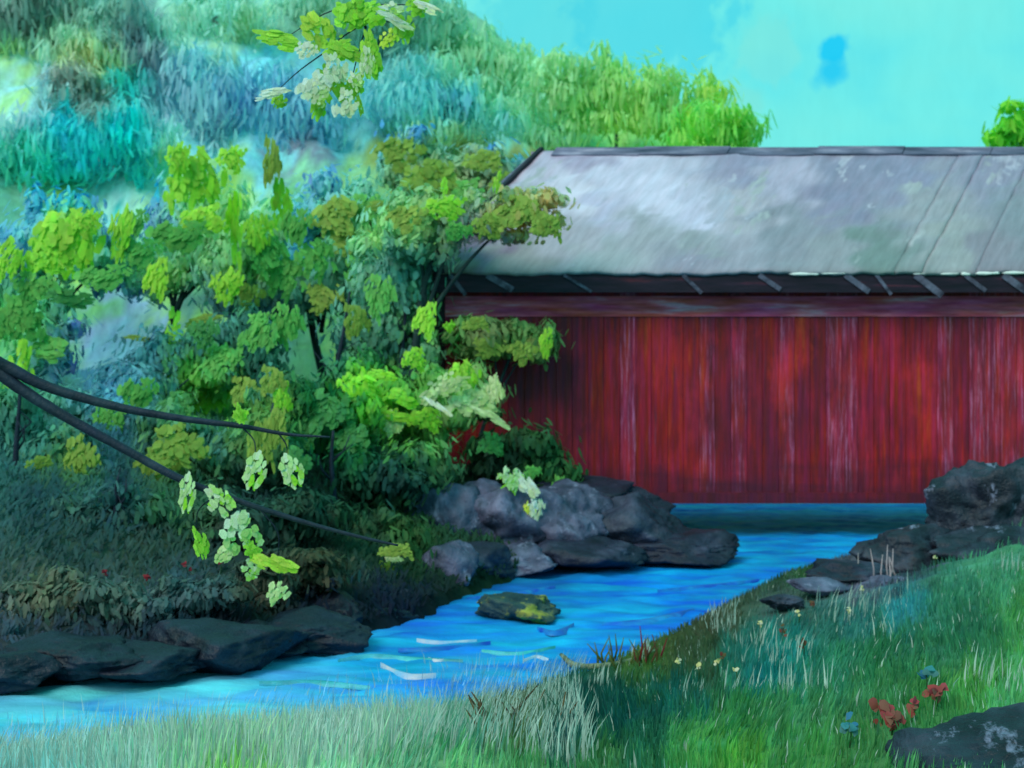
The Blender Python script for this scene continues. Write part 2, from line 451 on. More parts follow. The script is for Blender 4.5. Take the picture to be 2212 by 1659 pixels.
# ------------------------------------------------------------------ colour plan of the place (paint colours by spot)
VEG = [
 (30,40,75,130,120),(100,20,60,115,105),(200,30,70,140,125),(280,90,62,112,115),(330,130,60,110,115),(150,80,80,150,125),
 (170,110,140,200,140),(230,130,120,190,140),(40,150,110,190,120),(90,170,120,215,220),(20,230,130,215,210),(60,240,120,210,210),
 (140,170,80,120,110),(180,210,75,120,110),(220,215,80,115,105),(140,260,20,175,180),(60,330,40,170,150),(200,330,15,170,175),
 (280,280,0,190,185),(120,380,20,170,165),(300,400,20,165,160),(260,190,30,180,170),(330,250,120,205,205),(380,200,110,195,200),
 (450,250,110,200,205),(420,120,90,190,195),(400,60,110,195,165),(520,80,120,195,150),(480,30,100,190,170),(560,150,80,185,195),
 (520,210,85,175,195),(600,260,80,180,190),(440,330,110,205,210),(560,340,90,185,190),(640,340,80,120,130),(640,220,80,165,175),
 (700,300,70,165,175),(700,40,75,145,120),(850,60,70,135,115),(950,60,75,150,125),(1000,120,85,160,125),(860,150,75,155,150),
 (900,200,65,165,165),(820,260,70,165,170),(1000,220,65,170,175),(1080,280,75,175,170),(1100,200,95,180,140),(1060,150,90,165,130),
 (1200,160,115,205,150),(1250,230,110,205,130),(1350,250,115,205,120),(1450,200,115,205,130),(1500,280,110,190,80),(1600,260,105,180,80),
 (1640,300,100,170,90),(1200,290,95,190,150),(2190,260,80,180,60),
 (870,340,90,145,80),(930,380,85,140,75),(1030,350,100,145,85),(1080,380,90,135,80),(760,430,90,165,110),(680,420,90,175,140),
 (800,500,100,165,75),(900,480,95,160,75),(960,440,110,165,70),(1000,480,70,125,85),(700,500,90,160,80),(1110,450,125,145,60),
 (1180,480,125,145,70),(1040,510,110,130,100),(850,560,70,140,95),(900,600,55,125,85),(700,570,80,150,95),(600,540,80,155,80),
 (660,520,60,160,150),(520,460,110,185,90),(420,380,130,200,70),(400,470,95,170,90),(330,520,85,165,100),(330,460,110,190,170),
 (260,440,110,195,185),(140,500,125,195,60),(40,470,70,155,130),(20,560,80,160,140),(60,600,70,150,90),(250,580,80,160,95),
 (350,600,100,175,80),(450,620,80,150,105),(500,600,105,175,80),(30,700,75,165,80),(100,700,65,150,80),(150,640,70,150,90),
 (130,760,70,140,110),(220,660,90,145,165),(300,680,85,140,160),(200,760,80,130,150),(250,840,70,135,150),(330,780,65,120,125),
 (450,720,60,115,105),(540,700,50,110,95),(600,740,45,105,85),(420,800,95,165,75),(480,870,90,160,65),(560,800,50,110,95),
 (600,880,85,135,65),(660,800,45,105,75),(720,760,40,105,75),(800,720,65,130,80),(860,760,50,110,75),(920,700,70,140,70),
 (760,660,70,135,85),(700,880,20,90,45),(740,950,20,95,45),(800,980,25,80,55),(650,960,30,90,60),(800,850,95,175,55),
 (860,900,80,150,60),(940,850,90,150,70),(1010,860,140,190,120),(1080,760,95,130,70),(1050,720,95,125,80),(1100,940,40,75,45),
 (1180,980,40,85,50),(1080,1000,35,65,50),(1200,1040,45,95,50),
 (50,950,55,115,100),(150,1000,75,125,70),(250,950,50,100,100),(380,980,80,130,70),(450,950,55,110,95),(550,950,65,110,60),
 (100,1080,40,80,75),(250,1080,35,75,75),(400,1080,50,95,60),(550,1080,35,70,60),(700,1060,25,65,50),(850,1030,25,60,55),
 (150,1180,45,75,65),(300,1200,50,75,60),(500,1180,45,65,55),(650,1150,40,65,50),(800,1150,35,70,45),(880,1180,45,85,45),
 (700,1230,55,65,45),(600,1270,60,70,55),(100,1280,80,95,75),(250,1290,70,95,85),(400,1300,60,90,90),(50,1380,75,95,100),
 (200,1380,50,75,85),(400,1370,40,70,80),(100,1440,35,45,60),(300,1420,30,40,58),(500,1400,15,28,42),(700,1320,25,42,60),(850,1300,30,50,70),
 (1750,1150,30,100,70),(1850,1120,30,95,85),(1950,1080,25,80,80),(1720,1220,50,95,60),(1620,1290,60,85,70),(1550,1340,70,80,60),
 (1450,1390,65,85,50),(1500,1420,60,85,60),(1400,1440,70,110,55),(1800,1200,75,85,100),(1850,1250,85,95,110),(1950,1200,55,65,80),
 (1950,1150,40,50,70),(1700,1320,70,95,90),(1600,1400,40,115,105),(1700,1380,30,130,125),(1650,1450,25,125,125),(1850,1330,50,120,115),
 (1950,1310,50,140,150),(2050,1280,60,130,105),(2150,1250,70,140,110),(2200,1330,70,140,80),(2100,1350,45,110,85),(2000,1400,50,115,85),
 (1900,1420,45,115,80),(1800,1430,50,125,100),(1450,1500,20,95,90),(1350,1530,15,80,75),(1250,1550,15,70,70),(1200,1600,35,85,85),
 (1400,1590,35,100,75),(1300,1640,70,130,80),(1500,1620,75,150,80),(1600,1550,55,125,75),(1700,1560,65,130,85),(1750,1620,70,140,75),
 (1600,1630,80,150,65),(1900,1500,65,130,85),(2000,1500,60,125,70),(2100,1480,75,145,75),(2200,1480,84,160,98),(2200,1530,88,164,116),
 (1850,1600,70,130,75),
 (1100,1540,70,85,60),(1130,1580,80,110,70),(1000,1580,60,125,105),(900,1570,110,160,140),(800,1590,140,175,150),(700,1570,170,200,190),
 (600,1590,140,180,150),(500,1600,140,185,150),(400,1610,130,180,140),(300,1620,150,200,170),(200,1630,140,190,170),(100,1640,130,190,190),
 (500,1645,110,170,90),(700,1640,130,190,150),(850,1630,95,150,115),(1000,1640,110,175,120),(1150,1640,90,155,100)]
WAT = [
 (1900,1100,26,152,220),(1700,1090,24,150,218),(1500,1090,22,140,208),(1800,1140,24,150,218),(1600,1160,22,150,216),(1650,1200,20,130,190),  # water under the bridge lightened to offset the shade there
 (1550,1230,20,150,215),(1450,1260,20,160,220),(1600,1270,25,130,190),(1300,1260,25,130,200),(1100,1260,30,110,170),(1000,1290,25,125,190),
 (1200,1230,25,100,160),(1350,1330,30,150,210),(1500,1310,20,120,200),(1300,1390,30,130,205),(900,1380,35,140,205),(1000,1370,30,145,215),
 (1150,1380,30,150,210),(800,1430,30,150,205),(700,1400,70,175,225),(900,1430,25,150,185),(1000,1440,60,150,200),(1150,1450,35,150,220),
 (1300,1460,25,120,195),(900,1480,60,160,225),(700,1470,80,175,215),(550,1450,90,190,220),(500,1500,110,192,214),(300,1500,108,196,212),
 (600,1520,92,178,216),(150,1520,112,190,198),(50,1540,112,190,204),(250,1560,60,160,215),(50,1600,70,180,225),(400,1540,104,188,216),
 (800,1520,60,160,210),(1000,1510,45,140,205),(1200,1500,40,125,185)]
ROOF = [
 (970,560,118,130,120),(1040,530,132,128,152),(1100,560,150,165,165),(1000,480,96,96,116),(1250,340,170,172,196),(1230,400,210,222,236),
 (1320,390,204,216,234),(1300,450,190,200,222),(1420,430,210,222,240),(1500,470,200,212,232),(1400,500,160,176,182),(1500,520,152,170,174),
 (1300,550,160,180,184),(1250,510,168,180,190),(1600,360,152,162,186),(1600,440,180,190,200),(1700,400,178,186,206),(1700,480,142,158,168),
 (1800,440,142,152,176),(1850,350,140,152,174),(1800,530,150,166,172),(1950,380,146,158,182),(2000,450,158,174,180),(2050,520,158,176,176),
 (2150,380,148,160,180),(2200,460,140,160,168),(2150,550,140,150,160),(1500,565,150,160,176),(1900,555,120,150,146)]


def smooth_noise(x, y, seed, s):
    r = np.random.default_rng(seed)
    o = np.zeros(x.shape)
    for k in range(6):
        a, ph, f = r.uniform(0, math.tau), r.uniform(0, math.tau), r.uniform(0.6, 2.2) / s
        o += np.sin((x * math.cos(a) + y * math.sin(a)) * f * math.tau + ph) / 6 ** 0.5
    return o


def shepard(table, px, py, soft=26.0, ax=1.0):
    t = np.asarray(table, float)
    px, py = np.atleast_1d(px).astype(float), np.atleast_1d(py).astype(float)
    out = np.empty((len(px), 3))
    for i in range(0, len(px), 20000):
        dx = (px[i:i + 20000, None] - t[None, :, 0]) * ax
        dy = py[i:i + 20000, None] - t[None, :, 1]
        w = 1.0 / (dx * dx + dy * dy + soft * soft) ** 2
        out[i:i + 20000] = (w @ t[:, 2:5]) / w.sum(1, keepdims=True)
    return out


def pix(v):
    v = np.asarray(v, float).reshape(-1, 3)
    Y = np.maximum(v[:, 1], 2.0)
    return CX + v[:, 0] * FPX / Y, HZ + (ZC - v[:, 2]) * FPX / Y


def veg_col(v, jitter=22.0, var=0.10, light=(0.66, 0.98, 0.92), table=VEG, soft=26.0):
    px, py = pix(v)
    v = np.asarray(v, float).reshape(-1, 3)
    wx_, wz_ = v[:, 0] + 0.3 * v[:, 1], v[:, 2] + 0.2 * v[:, 1]
    sc_ = np.clip(v[:, 1], 6, 60) / 26.0
    px = np.clip(px, -150, 2360) + RNG.normal(0, jitter * 0.45, len(px)) + 0.9 * jitter * smooth_noise(wx_ / sc_, wz_ / sc_ * 0.6, 61, 0.8)
    py = np.clip(py, -100, 1700) + RNG.normal(0, jitter * 0.45, len(px)) + 0.9 * jitter * smooth_noise(wx_ / sc_, wz_ / sc_ * 0.6, 62, 0.8)
    c = shepard(table, px, py, soft)
    l = lin(c) / np.asarray(light)
    l *= np.exp(0.65 * RNG.normal(0, var, (len(l), 1)) + 0.9 * var * smooth_noise(wx_ / sc_, wz_ / sc_ * 0.5, 63, 0.5)[:, None]) * np.exp(RNG.normal(0, var * 0.3, (len(l), 3)))
    l /= np.maximum(1.0, l.max(1, keepdims=True) / 0.84)          # keep the hue of the strongest colours
    return np.clip(l, 0.003, 0.85)


# ------------------------------------------------------------------ setting: ground, creek, hills
LEFT = [(-60, 3), (-30, 8.5), (-12, 12.8), (-5.15, 14.3), (-3.6, 15.1), (-2.5, 16.3), (-1.2, 18), (-0.7, 19.7), (0.5, 22.3), (1.8, 23.6),
        (3.0, 24.5), (2.5, 28), (2.7, 33), (3.2, 45), (8, 64)]
RIGHT = [(16, 64), (12, 45), (11.0, 33), (9.6, 29), (7.6, 26.2), (4.2, 21.8), (1.9, 17.1), (0.97, 15.4), (-0.25, 13.7), (-1.4, 13.2), (-4.4, 12.0),
         (-12, 9), (-30, 3), (-60, -6)]
POLY = np.array(LEFT + RIGHT, float)


def seg_dist(x, y, pts):
    d = np.full(x.shape, 1e9)
    pts = np.asarray(pts, float)
    for a, b in zip(pts[:-1], pts[1:]):
        ab = b - a
        t = np.clip(((x - a[0]) * ab[0] + (y - a[1]) * ab[1]) / (ab @ ab), 0, 1)
        d = np.minimum(d, np.hypot(x - a[0] - t * ab[0], y - a[1] - t * ab[1]))
    return d


def inside(x, y):
    r = np.zeros(x.shape, bool)
    n = len(POLY)
    for i in range(n):
        x0, y0 = POLY[i]
        x1, y1 = POLY[(i + 1) % n]
        c = (y0 > y) != (y1 > y)
        with np.errstate(divide='ignore', invalid='ignore'):
            xi = (x1 - x0) * (y - y0) / (y1 - y0) + x0
        r ^= c & (x < xi)
    return r


def ground_z(x, y):
    x, y = np.atleast_1d(np.asarray(x, float)), np.atleast_1d(np.asarray(y, float))
    dl, dr = seg_dist(x, y, LEFT), seg_dist(x, y, RIGHT)
    ins = inside(x, y)
    lump = 0.10 * np.sin(x * 1.7 + 0.6 * y) * np.sin(y * 1.3 - 0.4 * x) + 0.05 * np.sin(x * 4.1) * np.cos(y * 3.3 + x)
    zl = 0.10 + 3.0 * (1 - np.exp(-dl / 7.5)) + lump * np.clip(dl, 0, 1)
    zr = 0.03 + 0.9 * (1 - np.exp(-(dr / 2.8) ** 2)) + lump * np.clip(dr / 3, 0, 1) * 0.8
    zr = zr + 0.16 * np.exp(-((x - 8.0) / 2.6) ** 2 - ((y - 21.0) / 2.2) ** 2) * np.clip(dr / 1.2, 0, 1)
    out = np.where(dl < dr, zl, zr)
    bed = -0.7 * np.clip(np.minimum(dl, dr) / 0.8, 0.12, 1)
    return np.where(ins, bed, out)


def gz(x, y):
    return float(ground_z(x, y)[0])


def axis(lo, a, b, hi, fine, coarse_n):
    g1 = lo + (a - lo) * (1 - np.linspace(1, 0, coarse_n, endpoint=False) ** 2.2)
    g3 = b + (hi - b) * np.linspace(0, 1, coarse_n + 1)[1:] ** 2.2
    return np.concatenate([g1, np.arange(a, b + 1e-6, fine), g3])


def grid(xs, ys):
    X, Y = np.meshgrid(xs, ys)
    nx, ny = len(xs), len(ys)
    i = np.arange(nx * ny).reshape(ny, nx)
    f = np.stack([i[:-1, :-1], i[:-1, 1:], i[1:, 1:], i[1:, :-1]], -1).reshape(-1, 4)
    return X.ravel(), Y.ravel(), f


gx, gy, gf = grid(axis(-500, -11, 12, 500, 0.14, 24), axis(-300, 7, 30, 700, 0.14, 24))
gzv = ground_z(gx, gy)
gv = np.stack([gx, gy, gzv], 1)
px, py = pix(gv)
gc = veg_col(np.stack([gx, gy, gzv], 1) + 0.0, 6.0, 0.10) * 0.85
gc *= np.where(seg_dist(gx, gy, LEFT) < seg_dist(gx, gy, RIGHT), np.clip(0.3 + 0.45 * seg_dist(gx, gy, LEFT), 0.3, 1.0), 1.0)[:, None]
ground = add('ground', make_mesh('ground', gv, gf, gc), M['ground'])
tag(ground, 'dark mossy creek banks under grass and undergrowth', None, None, 'structure')

wx, wy, wf = grid(np.concatenate([np.linspace(-60, -9, 60), np.arange(-8.9, 12, 0.1), np.linspace(12.2, 20, 20)]),
                  np.concatenate([np.arange(-6, 10.5, 0.5), np.arange(10.5, 36, 0.1), np.linspace(36.3, 66, 40)]))
wz = 0.016 * smooth_noise(wx * 0.6, wy * 1.6, 3, 1.1) + 0.012 * smooth_noise(wx * 0.5, wy * 2.0, 4, 0.5)
wv = np.stack([wx, wy, wz], 1)
wpx, wpy = pix(wv)
WL = (1.15, 1.02, 0.90)
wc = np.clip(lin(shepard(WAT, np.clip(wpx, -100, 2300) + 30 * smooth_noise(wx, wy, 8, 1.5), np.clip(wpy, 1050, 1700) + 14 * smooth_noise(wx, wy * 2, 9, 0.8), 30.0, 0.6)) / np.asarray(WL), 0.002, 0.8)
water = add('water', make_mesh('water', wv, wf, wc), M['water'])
tag(water, 'bright blue creek flowing under the bridge to the lower left', None, None, 'structure')


def stroke(name, pts, width, mat, lift=0.03):
    """a low raised ribbon of water: foam or ripple, following points on the creek"""
    c = spline([(p.x, p.y, 0.0) for p in pts], 7)
    n = len(c)
    vs, fs = [], []
    for i, p in enumerate(c):
        t = i / (n - 1)
        d = c[min(i + 1, n - 1)] - c[max(i - 1, 0)]
        s = np.array([-d[1], d[0], 0]) / (np.hypot(d[0], d[1]) + 1e-9)
        w = width * (0.02 + math.sin(math.pi * t) ** 1.3) * random.uniform(0.75, 1.2)
        for j, h in ((-1, -0.03), (-0.4, lift), (0.4, lift), (1, -0.03)):
            vs.append(p + s * (w * j * 0.5) + np.array([0, 0, 0.02 + h]))
        if i:
            a = (i - 1) * 4
            fs += [(a + k, a + k + 1, a + 5 + k, a + 4 + k) for k in range(3)]
    return add(name, make_mesh(name, np.array(vs), fs), mat, water)


def wp(px_, py_):
    Y = FPX * ZC / (py_ - HZ)
    return Vector(((px_ - CX) * Y / FPX, Y, 0))


stroke('foam', [wp(822, 1440), wp(850, 1455), wp(890, 1466), wp(942, 1464)], 0.07, M['foam'])
stroke('foam', [wp(900, 1386), wp(960, 1392), wp(1030, 1388)], 0.04, M['foam'], 0.02)
stroke('foam', [wp(645, 1392), wp(700, 1386), wp(750, 1376)], 0.045, M['foam'], 0.02)
stroke('foam', [wp(1130, 1432), wp(1160, 1423), wp(1185, 1430)], 0.06, M['foam'], 0.02)
stroke('foam', [wp(925, 1427), wp(945, 1432), wp(962, 1430)], 0.06, M['foam'], 0.02)
stroke('ripple', [wp(1300, 1352), wp(1400, 1344), wp(1500, 1320)], 0.20, M['ripple'], 0.02)
stroke('ripple', [wp(1010, 1296), wp(1100, 1288), wp(1200, 1270)], 0.14, M['ripple'], 0.02)
stroke('ripple', [wp(860, 1408), wp(960, 1404), wp(1060, 1392)], 0.07, M['ripple'], 0.02)
stroke('ripple', [wp(1160, 1360), wp(1200, 1370), wp(1240, 1352)], 0.15, M['ripple'], 0.02)
stroke('ripple', [wp(1420, 1280), wp(1520, 1270), wp(1640, 1256)], 0.10, M['ripple'], 0.02)
stroke('teal_ripple', [wp(730, 1432), wp(800, 1420), wp(900, 1428), wp(1000, 1432)], 0.08, M['teal_ripple'], 0.02)
stroke('teal_ripple', [wp(560, 1480), wp(680, 1478), wp(800, 1490)], 0.07, M['teal_ripple'], 0.02)
stroke('teal_ripple', [wp(1040, 1410), wp(1120, 1416), wp(1200, 1402)], 0.05, M['teal_ripple'], 0.02)

# hills: a wooded slope behind the bridge, high at the left, falling to the right
SKX = np.array([-90, -40, -20, -3.5, 1.2, 4.5, 9.0, 11.5, 13.0, 17, 30, 90])
SKZ = np.array([40, 34, 28, 21.0, 17.6, 16.6, 15.6, 14.0, 11.5, 8.5, 7.0, 6.0])
hx, hy, hf = grid(np.concatenate([np.linspace(-140, -28, 30), np.arange(-27.7, 16, 0.25), np.linspace(16.5, 140, 30)]),
                  np.concatenate([np.arange(40, 71, 0.22), np.linspace(72, 160, 24)]))
ridge = np.interp(hx, SKX, SKZ)
t = np.clip((hy - 40) / 30, 0, 1)
hz = -0.5 + (ridge + 0.5) * np.where(hy < 70, t ** 0.9, np.clip(1 - (hy - 70) / 120, 0, 1)) + 0.35 * smooth_noise(hx, hy, 21, 5.0) * np.clip(t * 3, 0, 1)
river_dip = np.exp(-((hx - 12) / 6) ** 2) * np.clip(1 - (hy - 40) / 26, 0, 1)
hz -= 4.0 * river_dip
hv = np.stack([hx, hy, hz], 1)
hw = hv.copy()
hw[:, 0] += 0.8 * smooth_noise(hx, hz, 31, 3.0) + 0.35 * smooth_noise(hx, hz, 32, 0.9)
hw[:, 2] += 0.9 * smooth_noise(hx * 2, hz * 0.5, 33, 3.0)
hc = veg_col(hw, 3.0, 0.03, (0.38, 0.76, 0.68), VEG, 20.0)  # distance haze is put into the slope's colours
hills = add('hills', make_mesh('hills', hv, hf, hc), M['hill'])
tag(hills, 'hazy turquoise and pale green wooded slope behind the bridge', None, None, 'structure')


# ------------------------------------------------------------------ foliage made of many leaf dabs
def dab_arrays(cen, nrm, w, h, roll, col, K=9, dome=0.16, ragged=0.22):
    """cen, nrm (N,3); w,h,roll (N,); returns verts, faces(tri), cols"""
    N = len(cen)
    n = nrm / np.linalg.norm(nrm, axis=1, keepdims=True)
    up = np.tile(np.array([0.0, 0.0, 1.0]), (N, 1))
    s = np.cross(up, n)
    s /= np.linalg.norm(s, axis=1, keepdims=True) + 1e-9
    u = np.cross(n, s)
    cr, sr = np.cos(roll)[:, None], np.sin(roll)[:, None]
    a, b = s * cr + u * sr, -s * sr + u * cr
    th = np.linspace(0, math.tau, K, endpoint=False)[None, :] + RNG.uniform(-0.2, 0.2, (N, K))
    r = 1 + RNG.normal(0, ragged, (N, K))
    ex, ey = np.cos(th) * r * w[:, None] * 0.5, np.sin(th) * r * h[:, None] * 0.5
    rim = cen[:, None, :] + a[:, None, :] * ex[..., None] + b[:, None, :] * ey[..., None]
    mid = cen + n * (dome * np.minimum(w, h))[:, None]
    v = np.concatenate([rim, mid[:, None, :]], 1)
    base = (np.arange(N) * (K + 1))[:, None]
    k = np.arange(K)[None, :]
    f = np.stack([base + k, base + (k + 1) % K, np.broadcast_to(base + K, (N, K))], -1).reshape(-1, 3)
    c = np.repeat(col[:, None, :], K + 1, 1)
    return v.reshape(-1, 3), f, c.reshape(-1, 3)


def lobe_points(c, r, n, shell=0.55):
    d = RNG.normal(0, 1, (n, 3))
    d /= np.linalg.norm(d, axis=1, keepdims=True)
    q = RNG.uniform(shell, 1.0, n) ** 0.5
    q = np.where(RNG.random(n) < 0.22, RNG.uniform(1.0, 1.75, n), q)
    bumpy = 1 + 0.22 * np.sin(d[:, 0] * 5 + c[0]) * np.cos(d[:, 2] * 6 + c[2]) + RNG.normal(0, 0.06, n)
    p = np.asarray(c) + d * np.asarray(r) * (q * bumpy)[:, None]
    so = d / np.asarray(r)
    so /= np.linalg.norm(so, axis=1, keepdims=True)
    return p, so + RNG.normal(0, 0.20, (n, 3)), so


def crown_mesh(name, lobes, size, origin, tall=1.25, light=(0.66, 0.98, 0.92), jit=22.0, var=0.10, density=1.15, nsub=7):
    V, F, Cc, Nn, off = [], [], [], [], 0
    small = []
    for (px_, py_, Y, rx, ry) in lobes:
        k0 = len(small)
        small.append((px_, py_, Y, rx * 0.74, ry * 0.74))
        for q in range(nsub):
            a = math.tau * (q + random.random() * 0.8) / nsub
            e = random.uniform(0.45, 1.0)
            small.append((px_ + math.cos(a) * rx * e, py_ - math.sin(a) * ry * e, Y + random.uniform(-0.5, 0.3) * rx * Y / FPX, rx * random.uniform(0.20, 0.48), ry * random.uniform(0.18, 0.46)))
    for (px_, py_, Y, rx, ry) in small:
        c = P(px_, py_, Y)
        R = (rx * Y / FPX, 0.75 * rx * Y / FPX, ry * Y / FPX)
        area = 4 * math.pi * ((R[0] * R[2] + R[0] * R[1] + R[1] * R[2]) / 3)
        n = int(min(9000, density * 2.0 * area / (size * size * tall * 0.6)))
        p, nr, so = lobe_points(c, R, n)
        w = size * RNG.uniform(0.5, 1.3, n)
        h = size * tall * RNG.uniform(0.7, 1.5, n)
        col = veg_col(p, jit, var, light)
        v, f, cc = dab_arrays(p, nr, w, h, (1.0 if tall < 3 else 0.3) * (0.25 * np.sin(p[:, 0] * 2.3 / size ** 0.3 + p[:, 2]) + RNG.normal(0, 0.30, n)), col, 6, 0.05, 0.14)
        V.append(v); F.append(f + off); Cc.append(cc)
        sn = 0.9 * so + 0.18 * nr / np.linalg.norm(nr, axis=1, keepdims=True)
        Nn.append(np.repeat(sn / np.linalg.norm(sn, axis=1, keepdims=True), 7, 0))
        off += len(v)
    V = np.concatenate(V) - np.asarray(origin)
    return make_mesh(name, V, np.concatenate(F), np.concatenate(Cc), True, np.concatenate(Nn))


def tree(name, label, cat, lobes, foot, size, mat='foliage', trunk_r=0.12, group=None, tall=1.25, limbs=True, trunk_mat='trunk', light=(0.66, 0.98, 0.92),
         hill=False, **kw):
    Y = foot[1]
    x = (foot[0] - CX) * Y / FPX
    z = hill_z(x, Y) if hill else gz(x, Y)
    root = empty(name, (x, Y, z), label, cat, group)
    o = np.array([x, Y, z])
    add('crown', crown_mesh('crown', lobes, size, o, tall, light, **kw), M[mat], root)
    mb = MB()
    tops = [P(l[0], l[1], l[2]) for l in lobes]
    top = max(tops, key=lambda q: q.z)
    ctr = sum(tops, Vector()) / len(tops)
    base = Vector((x, Y, z - 0.15))
    bend = Vector((random.uniform(-0.2, 0.2), random.uniform(-0.1, 0.1), 0))
    pts = spline([tuple(base), tuple(base.lerp(ctr, 0.45) + bend), tuple(ctr), tuple(ctr.lerp(top, 0.4) if hill else top + Vector((0, 0, 0.2)))], 4)
    mb.tube(pts, list(np.linspace(trunk_r, trunk_r * 0.3, len(pts))), 7, wob=0.15)
    if limbs:
        for tp in tops:
            st = base.lerp(ctr, random.uniform(0.5, 0.8))
            p2 = spline([tuple(st), tuple(st.lerp(tp, 0.5) + Vector((0, 0, 0.15))), tuple(tp)], 3)
            mb.tube(p2, list(np.linspace(trunk_r * 0.5, trunk_r * 0.15, len(p2))), 5)
    mb.build('trunk', M[trunk_mat], root, o)
    return root


def hill_z(x, y):
    t_ = min(max((y - 40) / 30, 0), 1)
    return max(-0.5 + (np.interp(x, SKX, SKZ) + 0.5) * t_ ** 0.9 - 4.0 * math.exp(-((x - 12) / 6) ** 2) * max(0, 1 - (y - 40) / 26), gz(x, y))


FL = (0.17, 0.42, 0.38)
far = [  # turquoise crown colours stand in for distance haze
 ('dusky grey-green tree filling the top left corner of the wooded slope', [(40, 40, 56, 120, 90), (120, 30, 57, 90, 70)], (60, 58)),
 ('dark smoky green tree bulging at the top, left of the pale lime gap', [(270, 80, 55, 80, 85), (320, 130, 55, 60, 70)], (290, 57)),
 ('small dark olive bush-like tree below the pale lime crown', [(170, 195, 52, 75, 48)], (170, 53)),
 ('pale lime tree between the two dark crowns at upper left', [(180, 110, 53, 70, 45), (235, 130, 53, 45, 45)], (200, 54)),
 ('vivid teal tree at the left, under the small dark olive crown', [(200, 320, 50, 130, 85), (290, 300, 50, 60, 70)], (220, 51)),
 ('teal and mint tree at the left edge beside the vivid teal one', [(40, 330, 50, 80, 80)], (40, 51)),
 ('light turquoise tree with upright streaks left of the white blossom spray', [(430, 220, 54, 110, 110), (400, 320, 54, 70, 60)], (430, 55)),
 ('sea-blue tree under the white blossom spray', [(570, 270, 55, 110, 90), (660, 250, 55, 80, 80)], (600, 56)),
 ('soft mint green tree at the top, left of the hanging lime leaves', [(470, 50, 60, 110, 60)], (470, 61)),
 ('grey-green tree on the skyline right behind the hanging lime leaves', [(760, 60, 62, 130, 90), (900, 70, 62, 100, 80)], (820, 63)),
 ('sage green tree on the skyline sloping down toward the open sky', [(1010, 130, 62, 90, 60), (1090, 165, 62, 70, 50)], (1040, 63)),
 ('blue-teal tree in the hollow between blossom spray and bridge roof', [(900, 230, 55, 120, 80), (1020, 250, 55, 90, 60)], (950, 56)),
 ('pale mint green tree above the left tip of the roof', [(1210, 230, 60, 90, 75)], (1210, 61)),
 ('light green spiky tree highest behind the roof', [(1340, 215, 60, 110, 75), (1290, 165, 60, 50, 40)], (1330, 61)),
 ('light green rounded tree behind the middle of the ridge line', [(1450, 230, 60, 90, 60)], (1450, 61)),
 ('grass green bushy tree at the right end of the slope, touching the ridge', [(1540, 270, 52, 75, 45), (1610, 285, 52, 45, 32)], (1560, 53)),
]
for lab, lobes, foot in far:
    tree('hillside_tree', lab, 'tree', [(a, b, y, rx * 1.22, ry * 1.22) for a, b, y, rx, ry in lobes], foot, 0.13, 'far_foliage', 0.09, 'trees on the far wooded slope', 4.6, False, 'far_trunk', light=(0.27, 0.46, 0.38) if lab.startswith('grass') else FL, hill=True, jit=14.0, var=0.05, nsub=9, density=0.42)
tree('bright_tree', 'bright green tree cut by the right edge of the picture above the roof', 'tree', [(2205, 275, 46, 62, 46)], (2205, 47), 0.15, 'far_foliage', 0.14,
     None, 2.4, False, light=FL, jit=8.0, var=0.1)

# ------------------------------------------------------------------ covered bridge
SK = 0.70                      # the bridge crosses the creek at a skew: this much x per metre of depth
BY, BBY = 26.0, 31.0           # front and back wall planes
EY, RY, BEY = 25.4, 28.5, 31.6
X0, X1 = -1.32, 15.0
z_ = lambda py_, Y: ZC - (py_ - HZ) * Y / FPX
Z_EAVE, Z_RIDGE = z_(583, EY), z_(325, RY)
Z_BOT, Z_TOP = z_(1068, BY), z_(600, BY)
bo = np.array([X0, BY, Z_BOT])
bridge = empty('covered_bridge', tuple(bo), 'red covered bridge with grey pitched roof standing low over the blue creek', 'covered bridge')


def roof_pt(x, y, lift=0.0):
    """point on the roof; x is the x at the front wall, moved along the skew"""
    t_ = (y - EY) / (RY - EY)
    z = Z_EAVE + (Z_RIDGE - Z_EAVE) * (t_ if y <= RY else 2 - t_)
    return np.array([x + SK * (y - EY), y, z + lift])


# wall boards, one by one
bw = 0.29
def board_mesh(k):
    mb = MB()
    h = Z_TOP - Z_BOT
    w = bw - 0.002
    pr = [(0, -0.020), (0.006, -0.026), (w - 0.006, -0.027 - 0.002 * k), (w, -0.021), (w, 0.02), (0, 0.02)]
    n = len(pr)
    zs = [0.0 - 0.02 * k, h * 0.33, h * 0.66, h]
    v = []
    for i, z in enumerate(zs):
        for x, y in pr:
            v.append((x + 0.004 * math.sin(i * 2 + k), y + 0.004 * math.cos(i * 3 + k), z))
    f = [(i * n + j, i * n + (j + 1) % n, (i + 1) * n + (j + 1) % n, (i + 1) * n + j) for i in range(3) for j in range(n)]
    f += [tuple(range(n - 1, -1, -1)), tuple(3 * n + j for j in range(n))]
    mb.put(v, f)
    return mb
bms = []
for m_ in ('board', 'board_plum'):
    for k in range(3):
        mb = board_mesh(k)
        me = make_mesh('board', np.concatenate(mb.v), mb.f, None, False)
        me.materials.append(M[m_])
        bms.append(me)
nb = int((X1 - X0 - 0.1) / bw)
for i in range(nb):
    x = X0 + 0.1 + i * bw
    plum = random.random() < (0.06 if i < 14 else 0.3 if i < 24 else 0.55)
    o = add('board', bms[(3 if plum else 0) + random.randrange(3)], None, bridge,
            (x - bo[0], random.uniform(-0.007, 0.007), random.uniform(-0.015, 0.015)))
